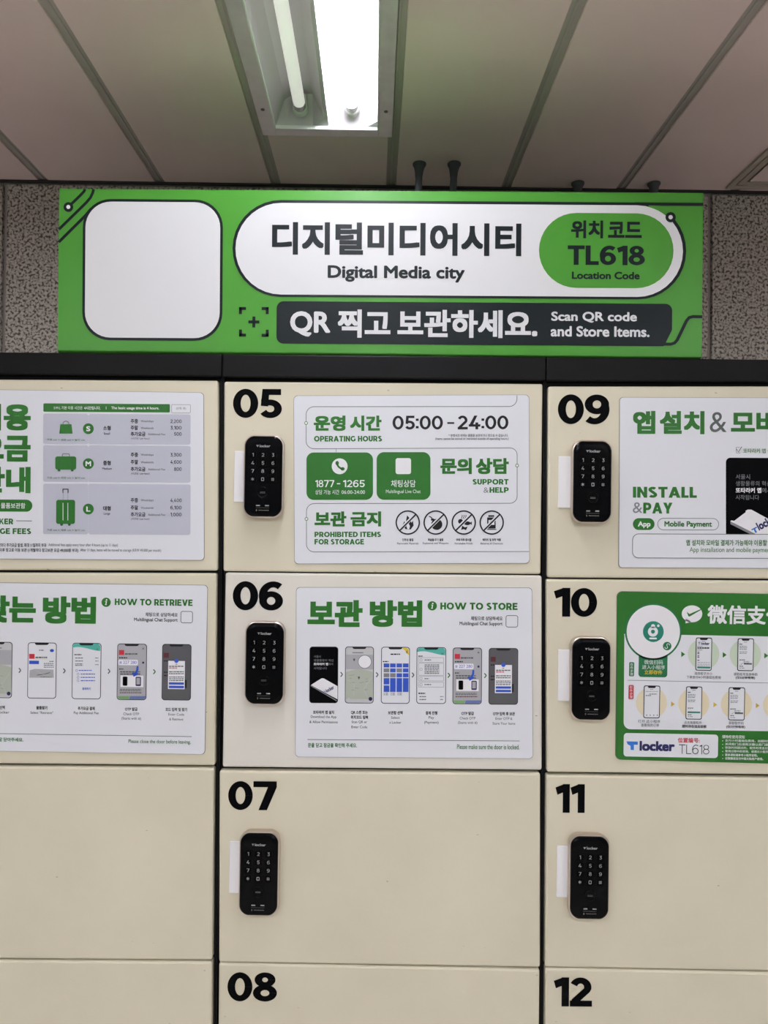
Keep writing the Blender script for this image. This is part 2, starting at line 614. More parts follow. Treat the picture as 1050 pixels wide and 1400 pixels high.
bm = bmesh.new()
holes = {}
for dx, dy in [(0, 0)] + EXTRA:
    holes.setdefault(round((FX0 + dx - s0) / pitch), []).append((FYS + dy, FYE + dy))
for k in range(len(SEAM) - 1):
    xa, xb = SEAM[k] + CH / 2, SEAM[k + 1] - CH / 2
    spans, y = [], WALL
    for a, e_ in sorted(holes.get(k - 14, []), reverse=True):
        spans.append((e_, y)); y = a
    spans.append((NEAR, y))
    for a, e_ in spans:
        box(bm, xa, xb, a, e_, CEIL, CEIL + 0.02)
box(bm, SEAM[0], SEAM[-1], NEAR, WALL + 0.1, CEIL + 0.2, CEIL + 0.21, 1)
for x in SEAM:
    box(bm, x - CH / 2 - .004, x + CH / 2 + .004, NEAR, WALL, CEIL + 0.005, CEIL + 0.03, 1)
    box(bm, x - .003, x + .003, NEAR, WALL, CEIL + 0.003, CEIL + 0.0055, 1)
ceiling = place(link('ceiling', bm, [M_ceiling, M_channel], bevel=0.0015))
tag(ceiling, kind='structure')

jl, jr = wall_pt(5, 360)[0], wall_pt(971, 380)[0]
joints = [jl - (jr - jl) * .75, jl - .0, jr, jr + 0.75]
bm = bmesh.new()
edges = [SEAM[0]] + joints + [SEAM[-1]]
for i in range(len(edges) - 1):
    for z0, z1 in ((0.0, 0.9), (0.9, 1.55), (1.55, CEIL - 0.005)):
        box(bm, edges[i] + .006, edges[i + 1] - .006, WALL, WALL + .03, z0 + .003, z1 - .003)
box(bm, SEAM[0], SEAM[-1], WALL + .012, WALL + .06, 0, CEIL + .2, 1)
wall = place(link('wall_back', bm, [M_granite, M_channel], bevel=0.002))
tag(wall, kind='structure')

bm = bmesh.new()
box(bm, SEAM[0], SEAM[-1], WALL - 0.008, WALL, CEIL - 0.005, CEIL - 0.0002)
tag(place(link('trim_1', bm, M_gap)), kind='structure')

bm = bmesh.new()
box(bm, SEAM[0], SEAM[-1], NEAR, WALL + .05, -0.05, 0)
tag(place(link('floor', bm, M_floor)), kind='structure')
# ------------------------------------------------------------------ the ceiling lights
M_flange = mottled('brushed_aluminium_flange', (240, 226, 234), (232, 218, 226), 30, 0.4, 0.5, metal=0.6)
M_trough = mat('white_enamel_reflector', (210, 203, 208), 0.38, spec=0.5)
M_lip = mat('white_enamel_lip', (232, 232, 230), 0.4)
M_tube_on = mat('lit_tube_glass', (246, 250, 255), 0.3, emit=TUBE_ON)
M_tube_dim = mat('dim_tube_glass', (244, 243, 238), 0.3, emit=TUBE_DIM)
M_holder = mat('white_lamp_holder', (226, 226, 222), 0.4)
M_screw = mat('steel_screw', (120, 120, 118), 0.35, 0.9)
M_cap = mat('aluminium_tube_cap', (190, 190, 188), 0.3, 0.9)


def make_light(root, both):
    """Local axes: x across, y along (0 = end at the wall), z up from the ceiling."""
    W = (FX1 - FX0) / 2 - 0.004
    L = FYE - FYS
    fl = 0.031
    bm = bmesh.new()
    z0, z1 = -0.004, -0.0003
    box(bm, -W, -W + fl, -L, 0, z0, z1)
    box(bm, W - fl, W, -L, 0, z0, z1)
    box(bm, -W + fl, W - fl, -fl, 0, z0, z1)
    box(bm, -W + fl, W - fl, -L, -L + fl, z0, z1)
    link('flange', bm, M_flange, root, bevel=0.001)
    w = W - fl
    bm = bmesh.new()
    t = 0.0025
    box(bm, -w, -w + t, -L + fl, -fl, -0.006, 0.012)
    box(bm, w - t, w, -L + fl, -fl, -0.006, 0.012)
    box(bm, -w + t, w - t, -fl - t, -fl, -0.006, 0.012)
    box(bm, -w + t, w - t, -L + fl, -L + fl + t, -0.006, 0.012)
    link('inner_lip', bm, M_lip, root)
    prof = [(-w + t, 0.002), (-w + .024, .046), (-w * .62, .060), (-.030, .060), (-.004, .006), (.004, .006), (.030, .060),
            (w * .62, .060), (w - .024, .046), (w - t, 0.002)]
    bm = bmesh.new()
    ya, yb = -fl - t, -L + fl + t
    rows = [[bm.verts.new((x, y, z)) for x, z in prof] for y in (ya - .022, yb + .022)]
    for i in range(len(prof) - 1):
        bm.faces.new((rows[0][i], rows[0][i + 1], rows[1][i + 1], rows[1][i]))
    for y, yr in ((ya, rows[0]), (yb, rows[1])):
        lo = [bm.verts.new((x, y, 0.002)) for x, z in prof]
        for i in range(len(prof) - 1):
            if prof[i][1] > .003 or prof[i + 1][1] > .003:
                bm.faces.new((lo[i], lo[i + 1], yr[i + 1], yr[i]))
    box(bm, -w, w, yb, ya, .066, .07)
    me_o = link('reflector', bm, M_trough, root)
    for sx, on in ((-1, both), (1, True)):
        x = sx * .0565
        zt = .026
        bm = bmesh.new()
        tube(bm, (x, ya - .050, zt), (x, yb + .050, zt), .013, n=24)
        tb = link('fluorescent_tube', bm, M_tube_on if on else M_tube_dim, root, smooth=False)
        tb['label'] = 'brightly lit fluorescent tube' if on else 'dim white fluorescent tube'
        for y, d in ((ya, -1), (yb, 1)):
            bm = bmesh.new()
            tube(bm, (x, y + d * .0505, zt), (x, y + d * .034, zt), .0134, n=24)
            link('end_cap', bm, M_cap, tb)
            bm = bmesh.new()
            tube(bm, (x, y + d * .032, zt), (x, y + d * .018, zt + .002), .0155, .0175, n=20)
            box(bm, x - .014, x + .014, min(y + d * .03, y + d * .012), max(y + d * .03, y + d * .012), zt - .006, .056)
            link('lamp_holder', bm, M_holder, root, bevel=.002)
    for sx in (-1, 1):
        for y in (-.105, -L + .105):
            bm = bmesh.new()
            x = sx * (W - fl / 2)
            tube(bm, (x, y, z0 - .0012), (x, y, z0 + .001), .0042, n=16)
            box(bm, x - .0035, x + .0035, y - .0006, y + .0006, z0 - .0016, z0 - .0011)
            link('screw', bm, M_screw, root)


def copy_tree(o, parent=None):
    c = o.copy()
    COL.objects.link(c)
    c.parent = parent
    for ch in list(o.children):
        copy_tree(ch, c)
    return c


def at_building(x, y, z):
    return BORG + BX * x + BY * y + Vector((0, 0, z))


light = empty('ceiling_light', at_building(LIGHT_X, FYE, CEIL), BANG)
tag(light, 'recessed ceiling light with one bright and one dim fluorescent tube above the green sign', 'ceiling light', 'recessed ceiling lights')
make_light(light, False)
proto2 = empty('ceiling_light', at_building(LIGHT_X + EXTRA[0][0], FYE + EXTRA[0][1], CEIL), BANG)  # unseen fixture, added with its copies as extra light for the corridor
make_light(proto2, True)
far_labels = ['recessed ceiling light with two lit tubes behind the photographer, in line with the sign',
              'recessed ceiling light with two lit tubes further left along the locker row',
              'recessed ceiling light with two lit tubes further right along the locker row',
              'recessed ceiling light with two lit tubes behind the photographer, towards the left of the corridor',
              'recessed ceiling light with two lit tubes behind the photographer, towards the right of the corridor']
for i, (dx, dy) in enumerate(EXTRA):
    o = proto2 if i == 0 else copy_tree(proto2)
    o.location = at_building(LIGHT_X + dx, FYE + dy, CEIL)
    tag(o, far_labels[i], 'ceiling light', 'recessed ceiling lights')

# ------------------------------------------------------------------ ceiling access panel at the right edge
hx, _ = wall_pt(986, 263)
hatch = empty('ceiling_access_panel', at_building(hx, WALL - .024, CEIL), BANG)
tag(hatch, 'framed beige access panel in the ceiling above the right granite wall', 'access panel')
bm = bmesh.new()
D, Wd, fr = 0.62, 0.62, 0.036
for a in (0, 1):
    i0 = a * .02
    i1 = i0 + (.014 if a == 0 else .016)
    zz = -0.006 if a == 0 else -0.003
    box(bm, i0, i1, -D + i0, -i0, zz, -.0004)
    box(bm, Wd - i1, Wd - i0, -D + i0, -i0, zz, -.0004)
    box(bm, i1, Wd - i1, -i1, -i0, zz, -.0004)
    box(bm, i1, Wd - i1, -D + i0, -D + i1, zz, -.0004)
link('frame', bm, mat('beige_metal_frame', (170, 160, 148), 0.45), hatch, bevel=0.0008)
bm = bmesh.new()
box(bm, fr + .006, Wd - fr - .006, -D + fr + .006, -fr - .006, -.0025, -.0004)
link('panel', bm, M_ceiling, hatch)

# ------------------------------------------------------------------ hanger rods between ceiling and sign
M_rod = mat('dark_rubber_rod', (62, 66, 68), 0.6)


def hanger(px, py, tilt, label):
    x, y = ceil_pt(px, py)
    y = min(y, WALL - .03)
    r = empty('hanger_rod', at_building(x, y, CEIL), BANG)
    tag(r, label, 'hanger rod', 'hanger rods behind the sign')
    bm = bmesh.new()
    tube(bm, (0, 0, -.014), (tilt, 0, -.30), .0085, n=16)
    link('rod', bm, M_rod, r, smooth=False)
    bm = bmesh.new()
    prof = [(.0165, -.0005), (.0165, -.004), (.013, -.010), (.0105, -.020), (.0088, -.034)]
    loft(bm, [[(rr * math.cos(2 * math.pi * k / 20) + tilt * (-z / .3), rr * math.sin(2 * math.pi * k / 20), z) for k in range(20)] for rr, z in prof])
    link('flange', bm, M_rod, r)


hanger(573.5, 223.5, -.012, 'dark hanger rod from the ceiling, left one of the long pair right of the light')
hanger(621, 223.5, -.012, 'dark hanger rod from the ceiling, right one of the long pair right of the light')
hanger(790, 250, .002, 'short dark hanger rod just showing above the sign, left of a ceiling seam')
hanger(894, 250.5, -.002, 'short dark hanger rod just showing above the sign near its right end')

# ------------------------------------------------------------------ lockers
# corner points of the doors as seen: top-left, top-right, bottom-right, bottom-left
DOORS = {
    (0, 0): ((-150, 517.8), (298, 520), (297, 780.3), (-150, 779)),
    (0, 1): ((-150, 782.7), (295.6, 784), (293.6, 1047), (-150, 1043)),
    (0, 2): ((-150, 1047), (292.3, 1050.5), (290, 1313), (-150, 1310)),
    (0, 3): ((-150, 1312.6), (289.8, 1315.7), (288, 1582), (-150, 1578)),
    (1, 0): ((306.3, 521.3), (742.3, 524.5), (739.3, 785), (305, 781)),
    (1, 1): ((308, 783), (741, 787), (741, 1053.3), (304, 1049)),
    (1, 2): ((299.8, 1054), (739, 1057.5), (738.7, 1323), (299, 1315.8)),
    (1, 3): ((299, 1317.3), (738, 1326), (736, 1592), (297, 1584)),
    (2, 0): ((749.7, 528), (1195, 527.6), (1195, 792.3), (748.6, 789.6)),
    (2, 1): ((747, 792), (1195, 795), (1195, 1061), (748, 1056)),
    (2, 2): ((747.2, 1060), (1195, 1066), (1195, 1330.5), (745.2, 1322.5)),
    (2, 3): ((745.8, 1324.3), (1195, 1333), (1195, 1600), (744, 1590)),
}
NUM = {
    (1, 0): ('05', 318.6, 531.7, 385.5, 571.5), (1, 1): ('06', 318.3, 794.7, 387.2, 834.5),
    (1, 2): ('07', 312, 1068, 378.3, 1107.5), (1, 3): ('08', 311, 1329.3, 378.7, 1369),
    (2, 0): ('09', 762.7, 539.3, 833.3, 580), (2, 1): ('10', 757, 803.8, 816.3, 843.2),
    (2, 2): ('11', 759.3, 1072, 799.4, 1111.2), (2, 3): ('12', 757, 1336.3, 809.4, 1376),
}
SPLIT = [P(-154, 900).x, P(299.2, 900).x, P(743.7, 900).x, P(1199, 900).x]
CAPX = SPLIT
CAPZ = [(P(-154, 480.6, 0).z, P(300.5, 484.6).z), (P(300.5, 484.6).z, P(746.8, 489).z), (P(746.8, 489).z, P(1199, 493.5).z)]
CAPB = [(P(-154, 510).z, P(300.5, 515.2).z), (P(300.5, 516).z, P(746.8, 520.5).z), (P(746.8, 521).z, P(1199, 522.5).z)]
CAB_LABEL = ['cream locker column at the left, carrying the fees and retrieval posters',
             'middle cream locker column with doors numbered 05 to 08',
             'cream locker column at the right with doors numbered 09 to 12']
DEPTH = 0.54
ROW_OUT = (0.0, -.0014, -.0030, -.0042)        # lower doors stand a little further out
for c in range(3):
    xa, xb = SPLIT[c], SPLIT[c + 1]
    base = Vector(((xa + xb) / 2, 0.03, 0.0))
    cab = empty('locker_cabinet', base)
    tag(cab, CAB_LABEL[c], 'locker', 'locker columns')
    zt = min(CAPB[c]) + .002
    bm = bmesh.new()
    box(bm, xa - base.x + .0004, xb - base.x - .0004, .0205 - base.y, DEPTH - base.y, 0.08, zt)
    # side walls of the carcass show between the columns
    for x, s in ((xa, 1), (xb, -1)):
        w = .0022
        lo, hi = sorted((x + s * .0004, x + s * (.0004 + w)))
        box(bm, lo - base.x, hi - base.x, .006 - base.y, .0205 - base.y, 0.08, zt, 1)
    for r in range(1, 4):
        z = (P(525, (524, 786, 1055, 1321)[r]).z)
        box(bm, xa - base.x + .004, xb - base.x - .004, .017 - base.y, .0205 - base.y, z - .006, z + .006)
    link('carcass', bm, [M_black, M_dark], cab)
    bm = bmesh.new()
    box(bm, xa - base.x + .01, xb - base.x - .01, .06 - base.y, DEPTH - base.y, 0, .0795)
    link('plinth', bm, M_black, cab)
    bm = bmesh.new()
    x0, x1 = CAPX[c] - base.x + .0006, CAPX[c + 1] - base.x - .0006
    prism(bm, [(x0, CAPB[c][0]), (x1, CAPB[c][1]), (x1, CAPZ[c][1]), (x0, CAPZ[c][0])], -.004 - base.y, DEPTH - base.y)
    link('top_cap', bm, M_dark, cab, bevel=0.0025)
    for r in range(4):
        out = ROW_OUT[r]
        q = [P(*p, out) - base for p in DOORS[c, r]]
        bm = bmesh.new()
        prism(bm, [(p.x, p.z) for p in q], out - base.y, .0165 - base.y)
        d = link('door', bm, M_cream_grey if (c, r) == (1, 1) else M_cream, cab, bevel=0.0036)
        if (c, r) in NUM:
            s, a0, b0, a1, b1 = NUM[c, r]
            art = Art(on_plane(out - .0003, base), .008)
            art.digits(s, a0, b0, a1, b1, .245, .205, M_number, 1, gap=.02)
            art.build('number_decal', d)
            d['label'] = ('greyish cream' if (c, r) == (1, 1) else 'cream') + ' door numbered ' + s

# ------------------------------------------------------------------ posters
PY = -.0022                                   # front of the boards


def board(art_name, corners, r, label, cat, fill, draw, ang, group='posters on the locker doors', row=0):
    """corners: measured TL, TR, BR, BL of the sheet."""
    fy = PY + ROW_OUT[row]
    art = Art(on_plane(fy), ang)
    draw(art)
    # the sheet itself, with rounded corners and real thickness
    pts = []
    n_ = 7
    for i, p in enumerate(corners):
        a, b_ = corners[i - 1], corners[(i + 1) % 4]
        va, vb = Vector(a) - Vector(p), Vector(b_) - Vector(p)
        va.normalize(); vb.normalize()
        c0 = Vector(p) + va * r + vb * r
        s, e2 = -vb * r, -va * r
        for k in range(n_ + 1):
            t = k / n_ * math.pi / 2
            pts.append(c0 + s * math.cos(t) + e2 * math.sin(t))
    bm = bmesh.new()
    prism(bm, [(P(x, y, fy).x, P(x, y, fy).z) for x, y in pts], fy, fy + .0019)
    bmesh.ops.recalc_face_normals(bm, faces=bm.faces[:])
    back = M_edge_shadow
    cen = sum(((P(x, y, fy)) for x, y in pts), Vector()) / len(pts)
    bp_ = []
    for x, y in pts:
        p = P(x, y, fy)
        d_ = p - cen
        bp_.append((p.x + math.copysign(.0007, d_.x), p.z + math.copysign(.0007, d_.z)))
    prism(bm, bp_, fy + .0011, fy + .0019, 1)  # wider grey backing, coloured as the sheet's dark edge and the shadow around it
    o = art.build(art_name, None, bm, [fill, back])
    tag(o, label, cat, group)
    return o


def phone(a, x0, y0, x1, y1, screen, r=4.2, bezel=.9, edge=None, layer=1, notch=True):
    edge = edge or M_ink
    a.rrect(x0, y0, x1, y1, r, edge, layer)
    a.rrect(x0 + bezel, y0 + bezel, x1 - bezel, y1 - bezel, r - bezel * .7, screen, layer + 1)
    if notch:
        w = x1 - x0
        a.poly([(x0 + w * .25, y0 + bezel * .4), (x1 - w * .25, y0 + bezel * .4), (x1 - w * .28, y0 + 2.6), (x1 - w * .33, y0 + 3.3),
                (x0 + w * .33, y0 + 3.3), (x0 + w * .28, y0 + 2.6)], edge, layer + 3)


def chevron(a, x, y, mt):
    a.line([(x - 1.5, y - 3.2), (x + 1.2, y)], 1.5, mt, 2)
    a.line([(x + 1.2, y), (x - 1.5, y + 3.2)], 1.5, mt, 2)


def scr_app(a, x0, y0, x1, y1):
    phone(a, x0, y0, x1, y1, M_lock_black, notch=False)
    a.words('서울시', x0 + 6, y0 + 13.5, 3.0, M_mid_ink, 4, align=-1)
    a.words('생활물류의 혁신', x0 + 6, y0 + 18.7, 3.0, M_mid_ink, 4, align=-1, maxw=27)
    a.words('또타라커 앱', x0 + 6, y0 + 23.8, 3.0, M_white_ink, 4, .03, align=-1, maxw=19.5)
    a.words('에서', x0 + 26, y0 + 23.8, 3.0, M_mid_ink, 4, align=-1)
    a.words('시작됩니다', x0 + 6, y0 + 29.5, 3.0, M_mid_ink, 4, align=-1, maxw=18)
    a.poly([(x0 + 2, y0 + 52.5), (x0 + 15.5, y0 + 44), (x0 + 17.5, y0 + 43.2), (x0 + 20, y0 + 43.6), (x1 - .8, y0 + 54), (x1 - .8, y0 + 72)], M_white_ink, 4)
    a.line([(x0 + 2, y0 + 53.3), (x1 - 2, y0 + 74)], 1.2, M_mid_ink, 4)
    a.text('locker', x0 + 22, y0 + 55.3, x0 + 34, y0 + 60.3, M_navy, 5, .03, extra=-.5)
    a.line([(x0 + 19.5, y0 + 60.5), (x0 + 23, y0 + 62.2)], 1.0, M_logo_blue, 5)


def scr_map(a, x0, y0, x1, y1, bubble=True):
    phone(a, x0, y0, x1, y1, M_map_light)
    a.rect(x0 + .9, y0 + 11, x1 - .9, y0 + 31, M_screen_grey, 3)
    a.poly([(x0 + .9, y0 + 36)] + [(x0 + .9 + (x1 - x0 - 1.8) * k / 8, y0 + 35 - 4.2 * math.sin(math.pi * k / 8)) for k in range(9)] +
           [(x1 - .9, y1 - 6), (x0 + .9, y1 - 6)], M_map_green, 4)
    rn = random.Random(int(x0) + 3)
    for k in range(9):
        xx, yy = rn.uniform(x0 + 4, x1 - 10), rn.uniform(y0 + 38, y1 - 12)
        a.line([(xx, yy), (xx + rn.uniform(3, 7), yy + rn.uniform(-1.2, 1.2))], .45, M_mid_ink, 5)
    a.line([(x0 + 3, y0 + 45), (x0 + 13, y0 + 52), (x0 + 12, y0 + 66)], .5, M_map_light, 5)
    a.line([(x1 - 3, y0 + 42), (x1 - 14, y0 + 58), (x1 - 8, y0 + 70)], .5, M_map_light, 5)
    a.rect(x0 + 10, y0 + 7.6, x0 + 25, y0 + 9, M_mid_ink, 3)
    for xx, yy in ((x0 + 12.5, y0 + 17.5), (x0 + 19, y0 + 42)):
        a.circle(xx, yy, 1.4, M_grey_ink, 5)
        a.poly([(xx - 1.1, yy + .8), (xx + 1.1, yy + .8), (xx, yy + 3)], M_grey_ink, 5)
    a.circle(x1 - 4.5, y1 - 6.2, 2.6, M_navy, 5)
    a.circle(x0 + 5, y1 - 6, 1.6, M_map_light, 5)
    if bubble:
        a.circle(x0 + 27, y0 + 20.6, 9.2, M_grey_ink, 5)
        a.circle(x0 + 27, y0 + 20.6, 8.6, M_white_ink, 6)


def scr_grid(a, x0, y0, x1, y1):
    phone(a, x0, y0, x1, y1, M_board)
    a.poly([(x1 - 11, y0 + 1.1), (x1 - 4.6, y0 + 1.1), (x1 - 1.6, y0 + 3), (x1 - 1, y0 + 11), (x1 - 3.5, y0 + 9.5), (x1 - 6, y0 + 5.5)], M_yellow, 3)
    a.line([(x1 - 5.3, y0 + 5), (x1 - 2.6, y0 + 8.6)], .5, M_ink, 5)
    a.line([(x1 - 2.6, y0 + 5), (x1 - 5.3, y0 + 8.6)], .5, M_ink, 5)
    a.bars(x0 + 13, x0 + 26, [y0 + 10], 1.7, M_ink, 4, 2)
    a.bars(x0 + 2.5, x0 + 10, [y0 + 20], 1.5, M_ink, 4, 3)
    cw = 7.6
    for i in range(4):
        xx = x0 + 3.6 + i * 8.75
        for k, (ya, yb, g) in enumerate([(22.6, 28, 0), (29.4, 34.6, i in (0, 2)), (36, 41.4, i in (0, 1))]):
            a.rect(xx, y0 + ya, xx + cw, y0 + yb, M_mid_ink if g else M_blue, 4)
        if i == 0:
            a.rect(xx, y0 + 42.6, xx + cw, y0 + 51.2, M_blue, 4)
            a.rect(xx, y0 + 52.6, xx + cw, y0 + 61.5, M_blue, 4)
        else:
            a.rect(xx, y0 + 42.6, xx + cw, y0 + 61.5, M_blue, 4)
    for i in range(3):
        for yy in (63.3, 65.4):
            a.rect(x0 + 3.8 + i * 9.4, y0 + yy - .5, x0 + 5 + i * 9.4, y0 + yy + .5, M_navy, 4)
            a.rect(x0 + 6 + i * 9.4, y0 + yy - .45, x0 + 9.5 + i * 9.4, y0 + yy + .45, M_grey_ink, 4)


def wave(a, x0, y0, x1):
    top = [(x0 + 1, y0 + 4), (x0 + 3.6, y0 + 1.1), (x1 - 3.6, y0 + 1.1), (x1 - 1, y0 + 4)]
    n_ = 12
    low = [(x1 - 1 - (x1 - x0 - 2) * k / n_, y0 + 8.2 + 2.6 * math.cos(math.pi * 1.25 * k / n_)) for k in range(n_ + 1)]
    a.poly(top + low, M_teal, 3)
    a.line([(x1 - 6.4, y0 + 7.4), (x1 - 3.6, y0 + 10.2)], .5, M_grey_ink, 5)
    a.line([(x1 - 3.6, y0 + 7.4), (x1 - 6.4, y0 + 10.2)], .5, M_grey_ink, 5)


def scr_pay(a, x0, y0, x1, y1):
    phone(a, x0, y0, x1, y1, M_board)
    wave(a, x0, y0, x1)
    a.bars(x0 + 2.6, x0 + 8.6, [y0 + 12.2], 1.5, M_ink, 4, 4)
    for ya, yb in ((14, 20.8), (21.8, 38.6), (39.6, 46.2), (47.6, 54.6)):
        a.frame(x0 + 2.6, y0 + ya, x1 - 3, y0 + yb, .6, .4, M_mid_ink, 4)
        a.ring(x0 + 6.2, y0 + (ya + yb) / 2, 1.9, .4, M_mid_ink, 4)
    a.bars(x0 + 11, x0 + 20, [y0 + 17.4], 1.2, M_grey_ink, 4, 5)
    a.bars(x0 + 11, x0 + 31, [y0 + 24.2, y0 + 26.4, y0 + 28.6, y0 + 31, y0 + 33.4, y0 + 35.6], 1.1, M_grey_ink, 4, 6)
    a.bars(x0 + 11, x0 + 17, [y0 + 43], 1.2, M_grey_ink, 4, 7)
    a.bars(x0 + 11, x0 + 20, [y0 + 51], 1.2, M_grey_ink, 4, 8)
    a.bars(x0 + 2.6, x0 + 12, [y0 + 63], 1.7, M_ink, 4, 9)
    a.bars(x0 + 4, x0 + 13, [y0 + 67.5, y0 + 71.5], 1.2, M_grey_ink, 4, 10)
    a.bars(x1 - 8, x1 - 3.5, [y0 + 67.5, y0 + 71.5], 1.2, M_mid_ink, 4, 11)


def scr_fee(a, x0, y0, x1, y1):
    phone(a, x0, y0, x1, y1, M_board)
    wave(a, x0, y0, x1)
    a.bars(x0 + 3.4, x0 + 13, [y0 + 16], 1.5, M_ink, 4, 4)
    a.bars(x0 + 4.5, x0 + 15, [y0 + 20.5, y0 + 24.6, y0 + 28.6, y0 + 30.6], 1.1, M_grey_ink, 4, 5)
    a.bars(x1 - 8, x1 - 3.5, [y0 + 20.5, y0 + 24.6, y0 + 29.6], 1.1, M_mid_ink, 4, 6)
    for k, yy in enumerate((37.5, 42.5, 47, 51.5)):
        a.ring(x0 + (6.5 if k == 0 else 8.4), y0 + yy, 1.6, .4, M_blue, 4)
        a.bars(x0 + (9.5 if k == 0 else 12), x0 + (27 if k == 0 else 32), [y0 + yy], 1.2, M_blue, 4, 12 + k)
    a.words('결제하기', (x0 + x1) / 2, y0 + 62.5, 3.0, M_blue, 4, .02, maxw=11.5)


def scr_select(a, x0, y0, x1, y1):
    phone(a, x0, y0, x1, y1, M_board)
    a.bars(x0 + 16, x0 + 23, [y0 + 10.5], 1.2, M_grey_ink, 4, 1)
    a.circle(x1 - 6, y0 + 11, 2.8, M_blue, 4, ry=2.1)
    a.rect(x0 + 2.4, y0 + 15.5, x0 + 9.8, y0 + 22.2, M_red, 4)
    a.bars(x0 + 11, x0 + 27, [y0 + 20.4], 1.9, M_grey_ink, 4, 2)
    a.line([(x0 + 10, y0 + 22.6), (x0 + 28, y0 + 22.6)], .4, M_yellow, 4)
    a.rect(x0 + 2.4, y0 + 24.8, x0 + 15.8, y0 + 29.4, M_blue, 4)
    a.bars(x1 - 9.5, x1 - 3.4, [y0 + 25.8], 1.1, M_grey_ink, 4, 3)
    a.bars(x1 - 17, x1 - 3.4, [y0 + 28.6, y0 + 31, y0 + 33.6], 1.0, M_grey_ink, 4, 4)
    a.poly([(x0 + 3, y0 + 38), (x0 + 10, y0 + 36), (x1 - 4, y0 + 37), (x1 - 3.4, y0 + 48), (x0 + 2.6, y0 + 48)], M_screen_grey, 4)
    a.line([(x0 + 12, y0 + 38.5), (x0 + 23, y0 + 44), (x0 + 34, y0 + 47.4)], 1.3, M_map_green, 5)
    a.line([(x0 + 13, y0 + 44.5), (x0 + 24, y0 + 43), (x0 + 31, y0 + 41)], .9, M_grey_ink, 5)
    a.bars(x0 + 18, x0 + 34, [y0 + 47], .8, M_grey_ink, 5, 8)


def scr_otp(a, x0, y0, x1, y1):
    phone(a, x0, y0, x1, y1, M_screen_grey)
    a.line([(x1 - 5.8, y0 + 5.6), (x1 - 3.6, y0 + 7.8)], .5, M_ink, 4)
    a.line([(x1 - 3.6, y0 + 5.6), (x1 - 5.8, y0 + 7.8)], .5, M_ink, 4)
    a.rect(x0 + 2.8, y0 + 8.6, x0 + 10, y0 + 15.3, M_red, 4)
    a.bars(x0 + 11, x0 + 28, [y0 + 14], 2.0, M_grey_ink, 4, 2)
    a.bars(x0 + 3, x0 + 14, [y0 + 19.2], 1.6, M_ink, 4, 3)
    a.rrect(x0 + 2, y0 + 21.8, x0 + 28.6, y0 + 29.4, 1.6, M_white_ink, 4)
    a.words('# 227 280', x0 + 15.2, y0 + 25.6, 4.8, M_blue, 5, maxw=23.5)
    a.rect(x1 - 6, y0 + 24.5, x1 - 3.4, y0 + 27.2, M_navy, 4)
    a.bars(x0 + 3.2, x0 + 9, [y0 + 34.6], 1.4, M_ink, 4, 4)
    a.bars(x0 + 4.4, x0 + 32, [y0 + 38.4, y0 + 41.5], 1.7, M_grey_ink, 4, 5)
    a.poly([(x0 + 27.2, y0 + 30.2), (x0 + 29.6, y0 + 30.6), (x0 + 29.4, y0 + 36), (x0 + 28, y0 + 39.5), (x0 + 30, y0 + 41.5),
            (x0 + 23, y0 + 45.2), (x0 + 20.6, y0 + 39.4), (x0 + 24.2, y0 + 39.6), (x0 + 26.4, y0 + 36)], M_blue, 6)
    a.rect(x0 + 5, y0 + 43.4, x1 - 4.4, y0 + 59.2, M_white_ink, 4)
    a.rrect(x0 + 8, y0 + 44.8, x0 + 14.4, y0 + 57.4, 1.4, M_lock_black, 5)
    a.rrect(x0 + 25.6, y0 + 45.2, x0 + 33, y0 + 57.8, 1.4, M_navy, 5)
    a.rect(x0 + 26.8, y0 + 46.6, x0 + 31.6, y0 + 55.6, M_screen_grey, 6)
    a.bars(x0 + 4, x0 + 33, [y0 + 62.4, y0 + 64.2], 1.0, M_grey_ink, 4, 6)
    a.bars(x0 + 4, x0 + 34, [y0 + 67], 1.2, M_dred, 4, 7)
    a.poly([(x0 + 1, y1 - 5.4), (x0 + 17.5, y1 - 5.4), (x0 + 15.8, y1 - 1), (x0 + 4, y1 - 1), (x0 + 1.6, y1 - 3)], mat('leaf_green_ink', (116, 160, 106), .4), 4)
    a.poly([(x0 + 18, y1 - 5.4), (x1 - 1, y1 - 5.4), (x1 - 1.8, y1 - 3), (x1 - 4, y1 - 1), (x0 + 16.3, y1 - 1)], mat('slate_blue_ink', (100, 118, 170), .4), 4)


